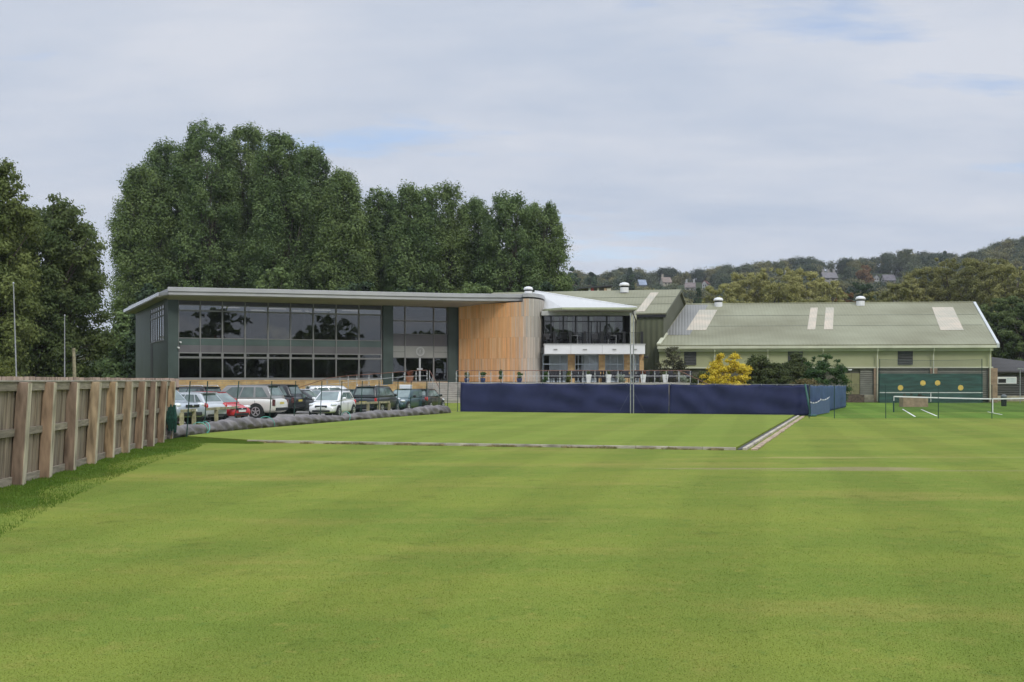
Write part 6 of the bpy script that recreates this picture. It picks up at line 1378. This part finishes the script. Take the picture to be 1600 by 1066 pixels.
    glass([l[1], rr_[1], rr_[2], l[2]], [(.08, .26), (.92, .26), (.88, .90), (.12, .90)], 'rear_window', 0.012)
    for sx in k['wheels']:
        for sd in (-1, 1):
            y = sd * (W / 2); c = (X(sx), y, r)
            MB().lathe([(r * 1.17, -0.012 * sd + 0.0), (r * 1.17, -0.30 * sd)], (X(sx), y + 0.014 * sd, r * 1.03), 22, axis='y').build('wheel_arch', m_trim, root)
            wh = MB().lathe([(r * .62, .018 * sd), (r * .92, .020 * sd), (r, -.01 * sd), (r, -.16 * sd), (r * .9, -.2 * sd)], c, 22, axis='y').build('wheel', m_tyre, root, smooth=False)
            mb = MB(); mb.lathe([(r * .66, .022 * sd), (r * .60, .026 * sd)], c, 20, axis='y'); rimo = MB()
            for a in range(5):
                t = a * 2 * math.pi / 5 + .3; d = Vector((math.cos(t), 0, math.sin(t))); e = Vector((-math.sin(t), 0, math.cos(t))) * .035; C0 = Vector(c) + Vector((0, .026 * sd, 0))
                rimo.slab([C0 - e, C0 + e, C0 + d * r * .6 + e * .8, C0 + d * r * .6 - e * .8], 0.012 * sd)
            for a in range(20):
                t0_, t1_ = a * math.pi / 10, (a + 1) * math.pi / 10; C0 = Vector(c) + Vector((0, .025 * sd, 0)); f = lambda t, q: C0 + Vector((math.cos(t), 0, math.sin(t))) * q
                rimo.slab([f(t0_, r * .56), f(t0_, r * .66), f(t1_, r * .66), f(t1_, r * .56)], 0.01)
            rimo.build('rim', m_rimm, wh)
    fz = k['st'][2][2]; wv = W / 2
    # lamps, grille, bumpers, plates
    def blob(name, c, s, m, parent=root):
        mb = MB(); mb.lathe([(.05, -.5), (.38, -.42), (.5, 0), (.38, .42), (.05, .5)], (0, 0, 0), 12)
        mb.v = [(c[0] + x * s[0], c[1] + y * s[1], c[2] + z * s[2]) for x, y, z in mb.v]; return mb.build(name, m, parent, smooth=True)
    for sd in (-1, 1):
        blob('headlight', (X(.31 if kind != 'suv' else .26), sd * wv * .76, fz - (.045 if kind != 'suv' else .10)), (.52 if kind != 'suv' else .46, .34, .17 if kind != 'suv' else .2), m_headl)
        if kind in ('suv', 'mpv') or tail_hi: mb = MB(); mb.box(X(L - .06) - .055, X(L - .06) + .10, sd * wv * .90 - .07, sd * wv * .90 + (.07 if sd > 0 else .05), zb - .42, zb - .06); mb.build('tail_light', m_taild if kind == 'suv' else m_taill, root, bevel=.03)
        else: blob('tail_light', (X(L - .21), sd * wv * .83, zb - .13), (.36, .24, .30), m_taill)
        blob('wing_mirror', (X(b0 + .55), sd * (wb + .13), zb + .10), (.16, .24, .17), mp_ if kind != 'wagon' else m_trim)
        blob('fog_lamp', (X(.09), sd * wv * .66, .40 if kind != 'suv' else .55), (.12, .16, .10), m_trim)
        MB().box(X(b0 + 1.55), X(b0 + 1.33), sd * wv - .012 * (sd < 0), sd * wv + .012 * (sd > 0), zb - .17, zb - .135).build('door_handle', m_chrome if kind == 'suv' else mp_, root)
        for q in (.47, .78):
            x = lerp(X(b0), X(b1), q if kind != 'suv' else q * .92); MB().box(x - .006, x + .006, sd * wv * 1.0 - .006, sd * wv * 1.0 + .004, .36, zb - .12).build('door_gap', m_trim, root)
    MB().box(X(.05), X(-.03) - .01, -wv * .42, wv * .42, fz - .20, fz - .08).build('grille', m_trim, root, bevel=.02)
    MB().box(X(.08), X(-.02) - .01, -wv * .62, wv * .62, .27 if kind != 'suv' else .40, .40 if kind != 'suv' else .58).build('air_intake', m_trim, root, bevel=.03)
    blob('badge', (X(-.025), 0, fz - .13), (.02, .12, .09), m_chrome)
    MB().box(X(-.022) , X(-.036), -.26, .26, .45 if kind != 'suv' else .62, .56 if kind != 'suv' else .73).build('number_plate', m_plw, root)
    pzr = .78 if kind in ('suv',) else .62
    MB().box(X(L + .006), X(L + .02), -.26, .26, pzr, pzr + .12).build('number_plate', m_ply, root)
    MB().box(X(L - .1), X(L + .012), -wv * .8, wv * .8, .30 if kind != 'suv' else .42, .40 if kind != 'suv' else .60).build('rear_bumper', m_trim, root, bevel=.03)
    MB().box(X(t1) - .16, X(t1) + .02, -wt * .86, wt * .86, zt - .07, zt - .035).build('spoiler', cabm if kind != 'suv' else m_trim, root, bevel=.012)
    if rails:
        for sd in (-1, 1): MB().tube([(X(t0 + .15), sd * wt * .9, zt - .02), (X(t0 + .25), sd * wt * .9, zt + .05), (X(t1 - .2), sd * wt * .9, zt + .05), (X(t1 - .1), sd * wt * .9, zt - .02)], .018, 6).build('roof_rail', m_chrome, root)
    root.location = (wx(px, D), D, ground_z(wx(px, D), D) + .006); root.rotation_euler = (0, 0, R(heading))
    return root
SIL, LSIL = (0.33, 0.37, 0.40), (0.52, 0.55, 0.57)
car('tall pale blue silver car whose front shows just right of the end fence post', 'suv', SIL, 243, 55.5, -30, rails=False)
car('light silver hatchback seen from behind with round red tail lamps', 'hatch', LSIL, 293, 58.5, 154)
car('bright red hatchback with its nose between silver hatchback and large champagne off-roader', 'hatch', (0.50, 0.012, 0.02), 334, 60.5, -30, metal=0)
car('large champagne silver off-roader with dark roof', 'suv', (0.76, 0.74, 0.68), 375, 63.6, 168, roofcol=(0.26, 0.26, 0.26))
car('black car with roof bars behind the silver hatchback', 'mpv', (0.012, 0.012, 0.014), 296, 70, 150, rails=True)
car('black off-roader behind the champagne one with yellow rear plate', 'suv', (0.015, 0.015, 0.018), 412, 71.5, 165)
car('dark grey small hatchback beside the champagne off-roader', 'hatch', (0.055, 0.058, 0.062), 472, 72.5, -10)
car('white hatchback half hidden behind the white city car', 'hatch', (0.72, 0.72, 0.72), 486, 77, -25, metal=0)
car('white city car facing the green at the edge of the car park', 'hatch', (0.80, 0.80, 0.80), 520, 67.0, -101, metal=0)
car('tall silver people carrier behind the white city car', 'mpv', LSIL, 523, 82.5, 20)
car('dark green estate hidden between white city car and black pickup-like car', 'wagon', (0.03, 0.06, 0.055), 553, 77, 78, tail_hi=True)
car('black car with roof bars and red tail lamps backed towards the knee rail', 'mpv', (0.012, 0.016, 0.018), 589, 74.8, 74, rails=True)
car('dark teal car facing the green with a white box sign on its roof', 'wagon', (0.03, 0.075, 0.085), 633, 78.2, -108)
car('black hatchback at the right end of the parked row', 'hatch', (0.012, 0.015, 0.015), 665, 80.8, 74)
ts = thing('roof_sign', 'white box sign standing on the roof of the dark teal car', 'sign', (wx(634, 78.4), 78.4, 1.50)); MB().box(wx(634, 78.4) - .42, wx(634, 78.4) + .42, 78.3, 78.5, 1.502, 1.78).build('sign_box', mat('sign_white', (0.75, 0.77, 0.78), 0.4, 0.03), ts, bevel=.03)
car('dark van whose roof just shows above the board fence at the left edge', 'mpv', (0.015, 0.015, 0.018), -6, 41, 170, name='parked_van')
# ================================================================ thin air between here and the hill
hm = bpy.data.materials.new('haze_air'); hm.use_nodes = True; hnt = hm.node_tree
hnt.nodes.remove(hnt.nodes['Principled BSDF'])
pv = N(hnt, 'ShaderNodeVolumePrincipled'); pv.inputs['Color'].default_value = (0.90, 0.94, 1.0, 1); pv.inputs['Density'].default_value = 0.00013; pv.inputs['Anisotropy'].default_value = 0.2
hnt.links.new(pv.outputs[0], hnt.nodes['Material Output'].inputs['Volume'])
hz_o = MB().box(-2600, 2600, -500, 4100, -2.0, 175).build('haze', hm); tag(hz_o, 'thin bluish air over the grounds and wooded hill', 'haze', kind='stuff')
SC.cycles.volume_bounces = 0
